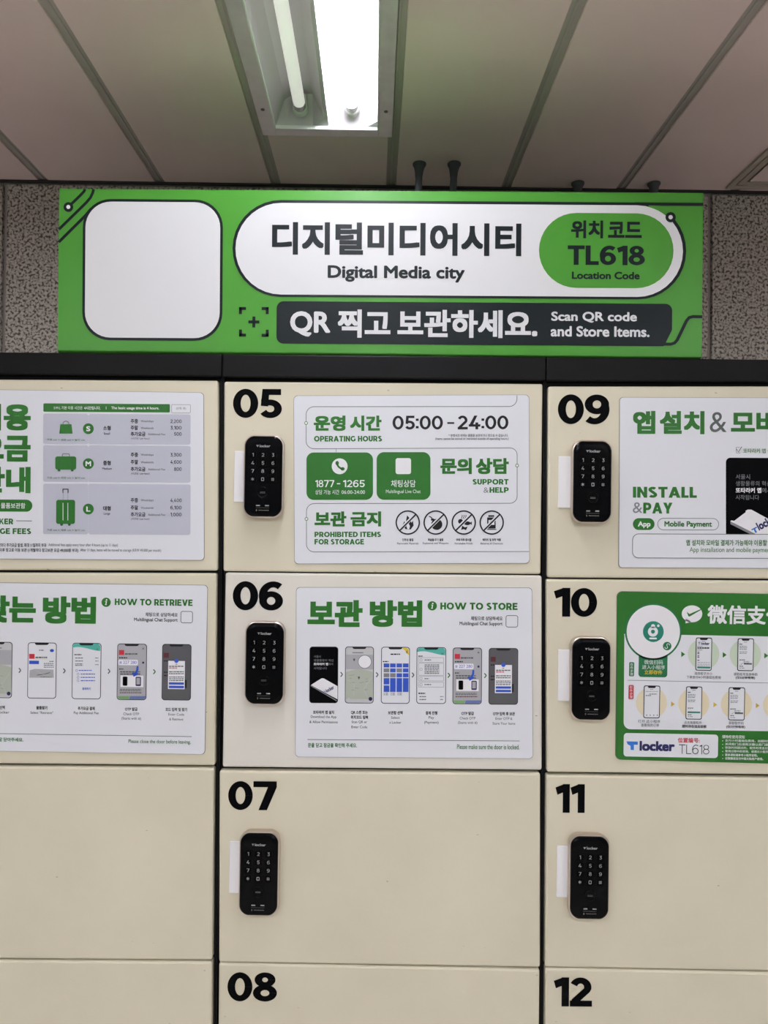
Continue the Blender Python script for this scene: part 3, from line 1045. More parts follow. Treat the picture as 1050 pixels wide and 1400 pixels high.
def scr_code(a, x0, y0, x1, y1):
    phone(a, x0, y0, x1, y1, M_screen_dark)
    a.rect(x0 + 2.8, y0 + 12, x0 + 9.6, y0 + 18.6, M_dred, 4)
    a.bars(x0 + 11, x0 + 28, [y0 + 17.2], 1.9, M_grey_ink, 4, 2)
    a.bars(x0 + 3, x0 + 8, [y0 + 23, y0 + 38.5, y0 + 43], 1.6, M_ink, 4, 3)
    a.bars(x0 + 3, x1 - 4, [y0 + 66.5, y0 + 69, y0 + 72], 1.0, M_grey_ink, 4, 4)
    a.rect(x1 - 9.5, y0 + 49, x1 - 6, y0 + 60, M_ink, 4)
    a.rect(x0 + 8.6, y0 + 23, x1 - 8.6, y0 + 61.5, M_white_ink, 5)
    a.circle((x0 + x1) / 2, y0 + 22.8, 2.9, M_blue, 6)
    a.bars(x0 + 18.5, x0 + 22, [y0 + 27.4], .9, M_grey_ink, 6, 9)
    a.bars(x0 + 10, x1 - 10, [y0 + 30.3, y0 + 37.8, y0 + 40.4], 1.4, M_grey_ink, 6, 5)
    a.bars(x0 + 10, x1 - 19, [y0 + 32.6], 1.2, M_red, 6, 6)
    a.bars(x0 + 10, x1 - 10, [y0 + 45, y0 + 47.4, y0 + 49.8], 1.3, M_grey_ink, 6, 7)
    a.rect(x0 + 9.7, y0 + 52.2, x1 - 9.7, y0 + 55.4, M_blue, 6)
    a.rect(x0 + 9.7, y0 + 56.9, x1 - 9.7, y0 + 60.2, M_blue, 6)


def caption(a, cx, y, lines):
    for k, (s, bold, w) in enumerate(lines):
        a.words(s, cx, y + k * 6.6, 4.1 if bold else 3.9, M_ink, 2, .026 if bold else 0.0, maxw=w, soft=False)


def info_icon(a, x, y):
    a.circle(x, y, 6.3, M_green, 2)
    a.circle(x + .6, y - 3.2, 1.1, M_white_ink, 3)
    a.line([(x + .5, y - 1.4), (x - .5, y + 3.6)], 1.5, M_white_ink, 3)
    a.line([(x - 1.6, y - 1.2), (x + .7, y - 1.2)], .8, M_white_ink, 3)
    a.line([(x - 1.7, y + 3.4), (x + 1.0, y + 3.4)], .8, M_white_ink, 3)


def draw_store(a):
    a.text('보관', 420.4, 820.2, 495.8, 857, M_green, 2, .05)
    a.text('방법', 505.5, 820.6, 577.2, 857.2, M_green, 2, .05)
    info_icon(a, 591, 828.3)
    a.digits('HOW TO STORE', 602, 824, 707.6, 833.6, .285, .225, M_green, 2, .085)
    a.text('채팅으로 상담하세요', 643.8, 842.6, 687, 848.3, M_ink, 2, .015)
    a.text('Multilingual Chat Support', 628.3, 850, 687, 856.2, M_ink, 2, .012)
    a.frame(691.4, 841.2, 708.2, 857.6, 3, .7, M_ink, 2)
    for fn, x0, y0, x1, y1 in ((scr_app, 423, 884, 462.3, 961.3), (scr_map, 471.7, 884, 511, 961.6), (scr_grid, 521, 884.4, 560.2, 962),
                               (scr_pay, 569.4, 884.8, 609.8, 962.2), (scr_otp, 618.8, 885.4, 658.8, 962.8), (scr_code, 668, 886, 708.3, 963.4)):
        fn(a, x0, y0, x1, y1)
    for k, x in enumerate((467.2, 515.8, 564.8, 613.9, 663.7)):
        chevron(a, x, 922 + k * .4, M_grey_ink if k < 3 else M_green)
    caption(a, 442.4, 973.8, [('또타라커 앱 설치', 1, 28.5), ('Download the App', 0, 35), ('& Allow Permissions', 0, 38.5)])
    caption(a, 491.3, 974, [('QR 스캔 또는', 1, 23), ('위치코드 입력', 1, 23.5), ('Scan QR or', 0, 21), ('Enter Code', 0, 21.5)])
    caption(a, 540.5, 974.4, [('보관함 선택', 1, 20), ('Select', 0, 11.5), ('a Locker', 0, 16)])
    caption(a, 589.8, 974.8, [('결제 진행', 1, 16), ('Pay', 0, 7.5), ('(Payment)', 0, 19.5)])
    caption(a, 639.3, 975.2, [('OTP 발급', 1, 17), ('Check OTP', 0, 21.5), ('(Starts with #)', 0, 26.5)])
    caption(a, 688.9, 975.8, [('OTP 입력 후 보관', 1, 30), ('Enter OTP &', 0, 23), ('Store Your Items', 0, 31)])
    a.line([(420.4, 1011), (710.5, 1013)], .7, M_grey_ink, 2)
    a.text('문을 닫고 잠금을 확인해 주세요.', 421, 1015.8, 488, 1021.9, M_green, 2, .02)
    a.text('Please make sure the door is locked.', 624.8, 1017.8, 710, 1024.3, M_green, 2, .006)


def draw_retrieve(a):
    a.text('찾는', -24, 814, 49.2, 851.4, M_green, 2, .05)
    a.text('방법', 58.6, 815.4, 131.4, 852.8, M_green, 2, .05)
    info_icon(a, 145.2, 823.4)
    a.digits('HOW TO RETRIEVE', 157, 819, 263.4, 827.8, .285, .225, M_green, 2, .085)
    a.text('채팅으로 상담하세요', 199, 837.6, 243, 843, M_ink, 2, .015)
    a.text('Multilingual Chat Support', 183.4, 844.8, 243, 851, M_ink, 2, .012)
    a.frame(247, 835.5, 263.6, 851.8, 3, .7, M_ink, 2)
    scr_map(a, -22.5, 877.5, 16.7, 954.3, False)
    scr_select(a, 37.7, 878.4, 77.2, 955)
    scr_fee(a, 98.5, 879, 138.3, 955.8)
    scr_otp(a, 160, 880, 200.6, 957)
    scr_code(a, 221.4, 880.5, 261.4, 957.5)
    for k, x in enumerate((27.4, 88.2, 149.3, 211.3)):
        chevron(a, x, 916.5 + k * .6, M_grey_ink if k < 3 else M_green)
    caption(a, -3.2, 967, [('보관함 선택', 1, 20), ('Select Locker', 0, 32)])
    caption(a, 57.2, 967.6, [('물품찾기', 1, 15), ('Select "Retrieve"', 0, 31)])
    caption(a, 118, 968.5, [('추가요금 결제', 1, 23), ('Pay Additional Fee', 0, 34)])
    caption(a, 179.5, 969.4, [('OTP 발급', 1, 17), ('Check OTP', 0, 21.5), ('(Starts with #)', 0, 26.5)])
    caption(a, 241, 970, [('코드 입력 및 찾기', 1, 29.5), ('Enter Code', 0, 21.5), ('& Retrieve', 0, 19)])
    a.line([(-20, 1002.6), (262, 1007)], .7, M_grey_ink, 2)
    a.text('문을 잘 닫아주세요.', -14, 1008.2, 32, 1013.8, M_green, 2, .02)
    a.text('Please close the door before leaving.', 175.7, 1011.2, 260.7, 1017.8, M_green, 2, .006)


def draw_hours(a):
    g = M_grey_ink
    w = .8
    a.line([(706.8, 540.6)] + arc(696, 545, 10.8, 10.8, 0, 90, 8) + arc(429.5, 567, 11, 11, 270, 180, 8) + arc(429.5, 603, 11, 10.6, 180, 90, 8) +
           arc(697, 622, 10, 9.6, 270, 360, 8) + arc(697, 678.5, 10, 9.6, 0, 90, 8) + arc(430, 699, 11, 10.6, 270, 180, 8) +
           arc(430, 744, 11, 10.6, 180, 90, 8) + [(723.2, 754)], w, g, 1)
    for x, y in ((418.5, 578.4), (706.9, 636.5), (419, 709.5)):
        a.circle(x, y, 2.4, M_green, 2)
        a.circle(x, y, 1.6, M_white_ink, 3)
    a.text('운영', 429, 568.2, 472.4, 589.2, M_green, 2, .044)
    a.text('시간', 478.6, 568.2, 521.6, 589.2, M_green, 2, .044)
    a.digits('OPERATING HOURS', 429.4, 596, 522.3, 603.6, .285, .225, M_green, 2, .085)
    a.digits('05:00', 536.7, 568.4, 605.5, 587.2, .2, .17, M_ink, 2, .075)
    a.rect(611.5, 577.2, 621, 579.6, M_ink, 2)
    a.digits('24:00', 625.5, 568.2, 695, 587, .2, .17, M_ink, 2, .075)
    a.text('* 운영시간 외에는 물품을 보관하거나 찾으실 수 없습니다.', 613.4, 593.4, 694.6, 597.2, M_ink, 2, .006)
    a.text('(Items cannot be stored or retrieved outside of operating hours.)', 595.3, 598.2, 695.2, 602.2, M_ink, 2, .004)
    a.line([(459.5, 613.4), (459.5, 618)], .5, g, 1)
    a.rrect(419, 618.6, 510, 683.4, 10, M_green, 2)
    a.rrect(514.9, 618.2, 588.5, 683.3, 10, M_green, 2)
    a.circle(464.4, 637.5, 10.8, M_white_ink, 3)
    a.line(arc(469.4, 632.4, 8.6, 8.6, 178, 92, 10), 2.5, M_green, 4)
    a.circle(461, 633.2, 2.3, M_green, 4, ry=2.9)
    a.circle(468.4, 641, 2.9, M_green, 4, ry=2.3)
    a.digits('1877', 431, 656.4, 457, 666, .17, .14, M_white_ink, 3, .09)
    a.rect(460.6, 660.7, 465.2, 662, M_white_ink, 3)
    a.digits('1265', 469, 656.4, 498.6, 666, .17, .14, M_white_ink, 3, .09)
    a.text('상담 가능 시간', 431, 669.6, 463.8, 676, M_white_ink, 3)
    a.text('06:00-24:00', 467, 670.4, 499, 675.2, M_white_ink, 3)
    a.rrect(540.9, 626.4, 561.9, 648.2, 3, M_white_ink, 3)
    a.text('채팅상담', 534.7, 656.3, 568.2, 666, M_white_ink, 3, .008)
    a.text('Multilingual Live Chat', 527.7, 669.5, 575, 675.6, M_white_ink, 3)
    a.text('문의', 602, 626.3, 645, 648.2, M_green, 2, .044)
    a.text('상담', 650.6, 626.3, 695.6, 648.2, M_green, 2, .044)
    a.digits('SUPPORT', 646, 655, 695.2, 662.5, .285, .225, M_green, 2, .085)
    a.text('&', 661, 666.4, 668, 673.7, M_mid_ink, 2)
    a.digits('HELP', 669.2, 666.2, 695.5, 673.6, .285, .225, M_green, 2, .085)
    a.text('보관', 430, 699.2, 473.6, 719.8, M_green, 2, .044)
    a.text('금지', 479.3, 699.2, 521, 719.8, M_green, 2, .044)
    a.digits('PROHIBITED ITEMS', 430, 727, 521, 734.2, .285, .225, M_green, 2, .085)
    a.digits('FOR STORAGE', 430, 737, 497.6, 744.4, .285, .225, M_green, 2, .085)
    caps = [('인화성 물질', 'Flammable Materials', 15, 29), ('폭발물·무기 물품', 'Explosives and Weapons', 21, 35),
            ('부패·악취 음식물', 'Perishable Foods', 21, 24.5), ('배터리 및 화학 약품', 'Batteries & Chemicals', 25, 30.5)]
    for i, x in enumerate((557.5, 595.6, 634, 672.2)):
        y = 714.4
        a.ring(x, y, 16.7, 1.9, M_ink, 4)
        if i == 0:
            a.poly([(x - 3, y + 9), (x - 7, y + 3), (x - 4.5, y - 2), (x - 3, y + 1), (x - 1, y - 10), (x + 4, y - 4), (x + 5, y + .5), (x + 7, y - 2.5), (x + 8, y + 4), (x + 4, y + 9.5)], M_ink, 2)
            a.poly([(x - .5, y + 9), (x - 2, y + 5), (x + .8, y + .5), (x + 3, y + 5), (x + 2, y + 9)], M_board, 3)
        if i == 1:
            a.circle(x + 1.5, y + 2.5, 7.6, M_ink, 2)
            a.line([(x - 3, y - 3), (x - 6, y - 7), (x - 9, y - 8.5)], 1.4, M_ink, 2)
            a.rect(x - 6.4, y - 5.4, x - 2, y - 2.6, M_ink, 2)
        if i == 2:
            for k in (-2.6, 0, 2.6):
                a.line([(x + k, y - 10.5), (x + k + .9, y - 8.8), (x + k - .6, y - 7), (x + k + .5, y - 5)], .9, M_ink, 2)
            a.circle(x - 4.4, y - 1.6, 3.3, M_ink, 2)
            a.circle(x + 4.8, y + 1, 4.4, M_ink, 2, ry=2.6)
            a.poly([(x + 8, y + 1), (x + 11, y - 1.6), (x + 11, y + 3.4)], M_ink, 2)
            a.poly([(x - 3.6, y + 10), (x - 2, y + 4.4), (x + 1.4, y + 6.6), (x + 5.4, y + 5.6), (x + 3, y + 10.4), (x, y + 9)], M_ink, 2)
        if i == 3:
            a.rect(x - 4.6, y - 10, x + 3.4, y - 7.8, M_ink, 2)
            a.rrect(x - 6.2, y - 7, x + 5.4, y + 8.2, 1, M_ink, 2)
            a.rect(x - 4.4, y - 3.4, x + 3.8, y + 3.2, M_board, 3)
            a.poly([(x + .5, y - 3), (x - 3, y + .6), (x - .4, y + .6), (x - 1.4, y + 3), (x + 2.6, y - .8), (x, y - .8)], M_ink, 4)
            a.rect(x - 6.2, y + 8.8, x + 6.4, y + 9.9, M_ink, 2)
        a.line([(x - 11.2, y + 10.4), (x + 10.6, y - 11.2)], 4.4, M_board, 4)
        a.line([(x - 11.2, y + 11.2), (x + 11.2, y - 11.2)], 2.0, M_ink, 5)
        k1, k2, w1, w2 = caps[i]
        a.words(k1, x, 738, 3.2, M_ink, 2, .02, maxw=w1)
        a.words(k2, x, 743, 2.9, M_ink, 2, maxw=w2)


def draw_fees(a):
    a.text('이용', -31, 552.2, 42.2, 588.6, M_green, 2, .046)
    a.text('요금', -31, 595.6, 42, 631, M_green, 2, .046)
    a.text('안내', -31, 638.2, 42, 674.2, M_green, 2, .046)
    a.rrect(-36, 683, 44.2, 699.4, 8, M_green, 2)
    a.text('물품보관함', 1.4, 687.6, 34.8, 695, M_white_ink, 3, .01)
    a.digits('LOCKER', -22.5, 708.9, 18.2, 716.7, .285, .225, M_green, 2, .085)
    a.line([(22.3, 712), (43.7, 712.2)], .8, M_grey_ink, 2)
    a.digits('USAGE FEES', -22.5, 722.2, 42.7, 730, .285, .225, M_green, 2, .085)
    a.rrect(59.4, 552, 232.3, 563.4, 1.4, M_green, 2)
    a.text('S·M·L 기본 이용 시간은', 73.7, 555.4, 113, 560, M_white_ink, 3, .008)
    a.text('4시간입니다.', 115.2, 555.6, 137.6, 560.2, M_white_ink, 3, .022)
    a.rect(145, 555.8, 145.5, 559.8, M_white_ink, 3)
    a.text('The basic usage time is 4 hours.', 152.3, 556, 217.6, 560.8, M_white_ink, 3, .02)
    a.frame(234.5, 553, 260.7, 564.6, 1.4, .5, M_mid_ink, 2)
    a.text('(단위: 원)', 241, 556.6, 254.4, 560.6, M_grey_ink, 3)
    rows = [(566.2, 607.3, (576, 584.9, 593.4), 599.7, 'S', 586.2, '소형', 'Small', ('2,200', '3,100', '500')),
            (609.2, 659.2, (621.9, 631.7, 641.4), 647.6, 'M', 634, '중형', 'Medium', ('3,300', '4,600', '800')),
            (661.8, 730.7, (684, 694, 703.4), 709.6, 'L', 696, '대형', 'Large', ('4,400', '6,100', '1,000'))]
    for ya, yb, ys, yn, s, yc, ko, en, pr in rows:
        a.rrect(59.2, ya, 260.4, yb, 2.6, M_card, 2)
        a.circle(121, yc, 7.4, M_green, 4)
        a.text(s, 118.2 if s != 'M' else 117.2, yc - 3.4, 123.8 if s != 'M' else 124.8, yc + 3.4, M_white_ink, 5, .03)
        a.words(ko, 146.4, yc - 1, 5.2, M_ink, 4, .025, maxw=10.4)
        a.words(en, 146.4, yc + 6.6, 3.3, M_ink, 4, .006)
        for y, kk, ee, p in zip(ys, ('주중', '주말', '추가요금'), ('Weekdays', 'Weekends', 'Additional Fee'), pr):
            kw = 20.2 if kk == '추가요금' else 10.2
            a.words(kk, 178.8, y, 5.2, M_ink, 4, .02, align=-1, maxw=kw)
            a.words(ee, 178.8 + kw + 3.6, y + .3, 3.3, M_grey_ink, 4, align=-1, maxw=23.5 if kk == '추가요금' else 17.5)
            n_ = {5: 15.3, 3: 10.2}[len(p)]
            a.digits(p, 248.4 - n_, y - 2.4, 248.4, y + 2.4, .17, .14, M_ink, 4, .12)
        a.words('(시간당 / per hour)', 179.6, yn, 2.7, M_ink, 4, align=-1, maxw=25)
        a.words('가로 cm × 세로 cm × 높이 cm', 64.2, yb - 6, 2.7, M_green, 4, .006, align=-1, maxw=52)
        for k in range(int((yb - ya) / 3.2)):
            a.circle(121, ya + 2 + k * 3.2, .35, M_board, 3, n=8)
    for y in (565.4, 608.3, 660.5, 731):
        a.circle(121, y, 2.1, M_board, 3, n=16)
    # handbag
    a.poly([(82.8, 580), (98, 580), (99.5, 592.9), (81.2, 592.9)], M_green, 4)
    a.ring(90.4, 580, 4.6, .9, M_grey_ink, 5, 180, 360)
    a.ring(90.4, 581, 4.6, .6, mat('deep_green_ink', (22, 84, 30), .4), 5, 0, 180)
    # small suitcase
    a.rrect(75.8, 624, 104.4, 642.2, 3, M_green, 4)
    a.frame(85, 620, 95.6, 627, 2, .9, M_grey_ink, 3)
    for x in (81, 99):
        a.line([(x, 624), (x, 642)], .6, MATS['deep_green_ink'], 5)
        a.rrect(x - 1.8, 641, x + 1.8, 644.6, 1, MATS['deep_green_ink'], 5)
    # tall suitcase
    a.rrect(77, 683.4, 102.8, 716.3, 3, M_green, 4)
    for x in (86.4, 93):
        a.line([(x, 668.6), (x, 684)], .5, M_mid_ink, 3)
        a.line([(x, 687.6), (x, 711.4)], .8, M_white_ink, 5)
    a.frame(85.6, 668.2, 93.9, 674, .6, 1.3, M_ink, 4)
    a.rect(86.9, 671, 92.6, 674.2, M_card, 5)
    for x in (84.4, 95):
        a.circle(x, 717, 1.9, MATS['deep_green_ink'], 5)
    a.text('시간마다 추가요금 발생, 최대 11일까지 부과', -6, 742.6, 63.5, 748.2, M_ink, 2, .018)
    a.text('Additional fees apply every hour after 4 hours (up to 11 days)', 66.4, 743, 161.2, 748, M_ink, 2)
    a.text('11일 이후 창고로 이동 보관 (1개월마다 창고보관 요금 49,000원 부과)', -9, 749.6, 107.2, 755.4, M_ink, 2, .018)
    a.text('After 11 days, items will be moved to storage (KRW 49,000 per month)', 109.8, 750.2, 220.3, 755.2, M_ink, 2)


def draw_install(a):
    a.text('앱', 865.5, 561.8, 895.8, 593.2, M_green, 2, .04)
    a.text('설치', 901.8, 562, 963, 593.6, M_green, 2, .04)
    a.text('&', 970.3, 563.4, 993.4, 591, M_grey_ink, 2)
    a.text('모바일', 999.2, 562, 1097, 594, M_green, 2, .042)
    a.line([(1006.4, 613.6), (1009.4, 618), (1014, 610.8)], 1, M_grey_ink, 2)
    a.line([(1012, 619.4), (1006.6, 619.2), (1006.4, 611.4), (1011, 611.6)], .7, M_mid_ink, 2)
    a.text('또타라커 앱 설치', 1016.2, 613.2, 1060, 619.6, M_green, 2, .014)
    a.digits('INSTALL', 865.2, 665.6, 952.6, 680.5, .285, .225, M_green, 2, .085)
    a.text('&', 865, 686.8, 878.3, 701.4, M_mid_ink, 2)
    a.digits('PAY', 879.4, 687.2, 919.3, 702, .285, .225, M_green, 2, .085)
    a.rrect(865.2, 708.4, 894.8, 724.6, 8.1, M_green, 2)
    a.text('App', 872, 712.8, 889.2, 722, M_white_ink, 3, .03)
    a.frame(898.8, 708.4, 982.8, 724.8, 8.1, .7, M_grey_ink, 2)
    a.text('Mobile Payment', 908.3, 712.6, 973.3, 722.2, M_green, 2, .028)
    # big phone picture, cut off by the box below it
    top = arc(998.4, 631.8, 6, 6, 180, 270, 6)
    a.poly([(992.4, 730.2)] + top + [(1096, 626.4), (1102, 632), (1102, 730.6)], M_lock_black, 2)
    a.words('서울시', 1005.7, 651.8, 6, M_mid_ink, 3, align=-1, maxw=19.5)
    a.words('생활물류의 혁신', 1005.7, 661, 6, M_mid_ink, 3, align=-1, maxw=48)
    a.words('또타라커 앱', 1005.7, 670.4, 6, M_white_ink, 3, .03, align=-1, maxw=35)
    a.words('에서', 1042, 670.4, 6, M_mid_ink, 3, align=-1, maxw=12)
    a.words('시작됩니다', 1005.7, 680, 6, M_mid_ink, 3, align=-1, maxw=32)
    a.poly([(998.3, 712.6), (1000, 711.4), (1003.5, 712.2), (1019.5, 700.2), (1019, 698.6), (1022, 696.8), (1027, 696.8), (1090, 731), (1034, 730.6)], M_white_ink, 3)
    a.poly([(998.3, 712.6), (1034, 730.6), (1026, 730.5), (998.6, 716.6)], M_mid_ink, 3)
    a.text('T', 1028, 721.5, 1036, 728.6, M_logo_blue, 4, .05, extra=-.48)
    a.text('locker', 1033.5, 708, 1063, 719.5, M_navy, 4, .035, extra=-.48)
    a.rrect(864.2, 730, 1153, 763.6, 9, M_board, 4)
    a.frame(864.2, 730, 1153, 763.6, 9, .8, M_grey_ink, 5)
    a.text('앱 설치와 모바일 결제가 가능해야 이용할 수 있습니다.', 937.8, 738, 1083, 746.2, M_green, 6, .016)
    a.text('App installation and mobile payment are required.', 942.5, 748.4, 1097, 756.8, M_green, 6)


def mini_screen(a, x0, y0, x1, y1, kind):
    phone(a, x0, y0, x1, y1, M_board, r=2.6, bezel=1.1, layer=3)
    a.bars(x0 + 9, x0 + 13, [y0 + 5.2], .7, M_grey_ink, 6, 1)
    if kind == 'home':
        a.text('T locker', x0 + 3.4, y0 + 6.2, x1 - 3.4, y0 + 9.8, M_navy, 6, .03)
        a.bars(x0 + 2.4, x1 - 3, [y0 + 14.2], 1.7, M_ink, 6, 3)
        a.bars(x0 + 2.4, x0 + 9, [y0 + 12, y0 + 17], .7, M_grey_ink, 6, 4)
        a.bars(x0 + 2.4, x0 + 5, [y0 + 20, y0 + 22, y0 + 25, y0 + 27, y0 + 31], 1.1, M_ink, 6, 5)
        a.bars(x0 + 2.4, x1 - 3, [y0 + 34, y0 + 36.4, y0 + 38.6], .6, M_mid_ink, 6, 6)
        a.rect(x0 + 2.2, y1 - 5.4, x1 - 2.2, y1 - 3.2, M_teal_dark, 6)
    elif kind == 'blank':
        a.bars(x0 + 3, x1 - 3, [y0 + 8], .6, M_mid_ink, 6, 2)
        a.bars(x0 + 8, x1 - 4.4, [y0 + 11.6], 1.0, M_grey_ink, 6, 3)
        a.bars(x0 + 3, x0 + 10, [y0 + 13.6], 1.0, M_ink, 6, 4)
        for k in range(4):
            a.circle(x0 + 4.2 + k * 4.8, y1 - 4.2, .8, M_grey_ink, 6, n=10)
    else:
        a.bars(x0 + 2.6, x0 + 7, [y0 + 8], 1.0, M_ink, 6, 2)
        a.bars(x0 + 2.8, x0 + 13, [y0 + 11, y0 + 13, y0 + 15, y0 + 18.6, y0 + 20.6], .9, M_mid_ink, 6, 3)
        a.bars(x0 + 2.6, x0 + 10, [y0 + 29.5], 1.1, M_dred if kind == 'open' else M_ink, 6, 4)
        if kind == 'open':
            a.rect(x0 + 2.4, y1 - 11, x1 - 2.6, y1 - 8.8, M_teal_dark, 6)
        else:
            a.bars(x0 + 8, x1 - 6, [y0 + 31.6, y0 + 33.6], .8, M_mid_ink, 6, 5)
            a.rect(x0 + 8.6, y1 - 11, x1 - 2.6, y1 - 8.8, M_grey_ink, 6)
            a.line([(x0 + 4, y1 - 9.6), (x0 + 5, y1 - 8.8), (x0 + 7, y1 - 11)], .5, M_green, 6)
        a.bars(x0 + 2.6, x0 + 8, [y1 - 6.6], 1.0, M_ink, 6, 7)
        a.bars(x0 + 2.6, x0 + 10, [y1 - 4], .8, M_mid_ink, 6, 8)


def draw_pay(a):
    a.text('微信支付', 967.2, 828, 1073, 853.6, M_white_ink, 2, .026)
    a.circle(946, 839.2, 14, M_white_ink, 2, ry=11.6)
    a.poly([(937.4, 846), (937, 852.4), (945, 850)], M_white_ink, 2)
    a.poly([(938.6, 836.4), (942.6, 839.4), (957.8, 832.8), (958, 834), (942.8, 842.9), (941, 842.6)], M_green, 3)
    # white panel
    pl = [(853.6, 870), (853.4, 866.6), (1155, 872), (1155, 1001), (862, 997)] + [(862 + 9.4 * math.cos(t), 987.6 + 9.4 * math.sin(t)) for t in
          [math.radians(90 + 15 * k) for k in range(1, 7)]]
    a.poly(pl, M_board, 1)
    dk = mat('badge_green_ink', (24, 110, 66), .4)
    a.circle(893, 863.5, 38.8, dk, 3)
    a.rrect(873, 890, 912.4, 925.7, 4, dk, 3)
    a.circle(893, 863.5, 36.4, M_white_ink, 4, n=60)
    a.circle(893, 863.4, 14.2, M_teal_dark, 5)
    a.circle(892.4, 863.4, 6.9, M_white_ink, 6)
    a.circle(892.4, 863.4, 2.7, M_teal_dark, 7)
    a.circle(892.6, 856, 2.8, M_white_ink, 6)
    a.circle(899.8, 855.4, 1.8, M_white_ink, 6)
    a.rrect(887.4, 871.6, 897.8, 873.9, 1.1, M_white_ink, 6)
    a.circle(911.9, 883.2, 5.8, dk, 5)
    a.line(arc(913.2, 881.6, 1.9, 1.7, 20, -230, 10), .8, M_white_ink, 6)
    a.line(arc(910.6, 884.8, 1.9, 1.7, 200, -60, 10), .8, M_white_ink, 6)
    a.text('微信扫码', 880.6, 902.2, 906, 908.2, M_white_ink, 5)
    a.text('进入小程序', 877.6, 909.2, 908.8, 915, M_white_ink, 5)
    a.text('立即存件', 880.6, 916, 905.4, 922, M_yellow, 5, .015)
    a.rrect(860, 905.2, 866.9, 924.6, 1.6, dk, 3)
    a.rrect(859.2, 936.4, 866.2, 955.9, 1.6, M_red, 3)
    for k, ch in enumerate('存件步骤'):
        a.words(ch, 863.4, 908.4 + k * 4.4, 3.4, M_white_ink, 4)
    for k, ch in enumerate('取件步骤'):
        a.words(ch, 862.7, 939.6 + k * 4.4, 3.4, M_white_ink, 4)
    a.line([(858, 930), (1150, 935.6)], .7, M_mid_ink, 2)
    for x, y in ((961.9, 894.2), (1019, 895)):
        a.circle(x, y, 21.3, M_lgreen, 2, n=48)
    for x, y in ((890.6, 960.6), (948.6, 961.5), (1006.8, 962.8), (1064.6, 964)):
        a.circle(x, y, 21.2, M_lyellow, 2, n=48)
    for x, y in ((931.3, 894.5), (988, 895.3), (1044.8, 896.4)):
        a.poly([(x, y - 3.9), (x + 5.3, y), (x, y + 3.9)], M_green, 3)
    for x, y in ((917.3, 962.5), (975.2, 963.4), (1033.2, 964.6)):
        a.poly([(x, y - 3.6), (x + 5.1, y), (x, y + 3.6)], mat('ochre_ink', (205, 176, 78), .4), 3)
    mini_screen(a, 950.8, 871.6, 973.2, 916.8, 'home')
    mini_screen(a, 1008, 872.6, 1030.3, 917.3, 'done')
    mini_screen(a, 879.7, 937.2, 902.2, 981.8, 'blank')
    mini_screen(a, 937.4, 938.4, 959.7, 983.6, 'open')
    mini_screen(a, 995.6, 939.6, 1018.2, 984.8, 'done')
    a.text('选择柜子大小', 949.3, 918.8, 973.8, 922.8, M_ink, 4)
    a.text('下单支付4小时基础包费用', 938.4, 923.8, 985.1, 928, M_ink, 4)
    a.text('获取柜号及存件码', 1003, 919.8, 1035.3, 923.8, M_ink, 4)
    a.text('(仅5分钟有效)', 1005.6, 924.6, 1032, 928.8, M_ink, 4, .02)
    a.text('打开 此小程序', 872.2, 984, 902.6, 988.2, M_ink, 4)
    a.text('查看我的订单', 876.3, 989.2, 900.8, 993.4, M_ink, 4)
    a.text('点击我要取件', 935, 985.8, 959.2, 989.8, M_ink, 4)
    a.text('超时存在追加金额', 932.4, 990.8, 965.6, 995, M_ink, 4, .02)
    a.text('获取取件码', 996, 986.4, 1016.4, 990.6, M_ink, 4)
    a.text('(仅5分钟有效)', 992.7, 991.6, 1018.6, 996, M_ink, 4, .02)
    # bottom strip
    a.rrect(852.6, 1003.2, 981.6, 1035.2, 4.5, M_board, 2)
    a.poly([(856.4, 1013.4), (871.8, 1013.9), (871.8, 1018.2), (866.6, 1018), (866.5, 1025.4), (862, 1025.2), (862, 1019.6), (858, 1017.6)], M_logo_blue, 3)
    a.text('locker', 874.3, 1013.2, 922.2, 1026.8, M_navy, 3, .042)
    a.text('位置编号:', 926.6, 1008.6, 956.4, 1015.4, M_red, 3, .018)
    a.digits('TL618', 928, 1018, 969.6, 1030.9, .085, .08, M_ink, 3, .1)
    a.text('储物柜使用须知', 987.2, 1005, 1018, 1009.6, M_white_ink, 2, .01)
    lines = [('支付小时基础包费用，如超时需追加', 1062), ('关闭柜门后请再次确认柜门是否锁好', 1064), ('存放时间超过的，取件时须支付追加费用', 1066),
             ('使用过程中的咨询，请通过小程序联系客服', 1066), ('更多须知请参考小程序说明。', 1035.6), ('仅限微信支付中国大陆用户使用。', 1043.4)]
    for k, (s, xr) in enumerate(lines):
        y = 1012.8 + k * 4.85
        a.circle(988, y, .6, M_white_ink, 2, n=10)
        a.text(s, 991.2, y - 1.7, xr, y + 1.9, M_white_ink, 2, .006 if k < 4 else .014)


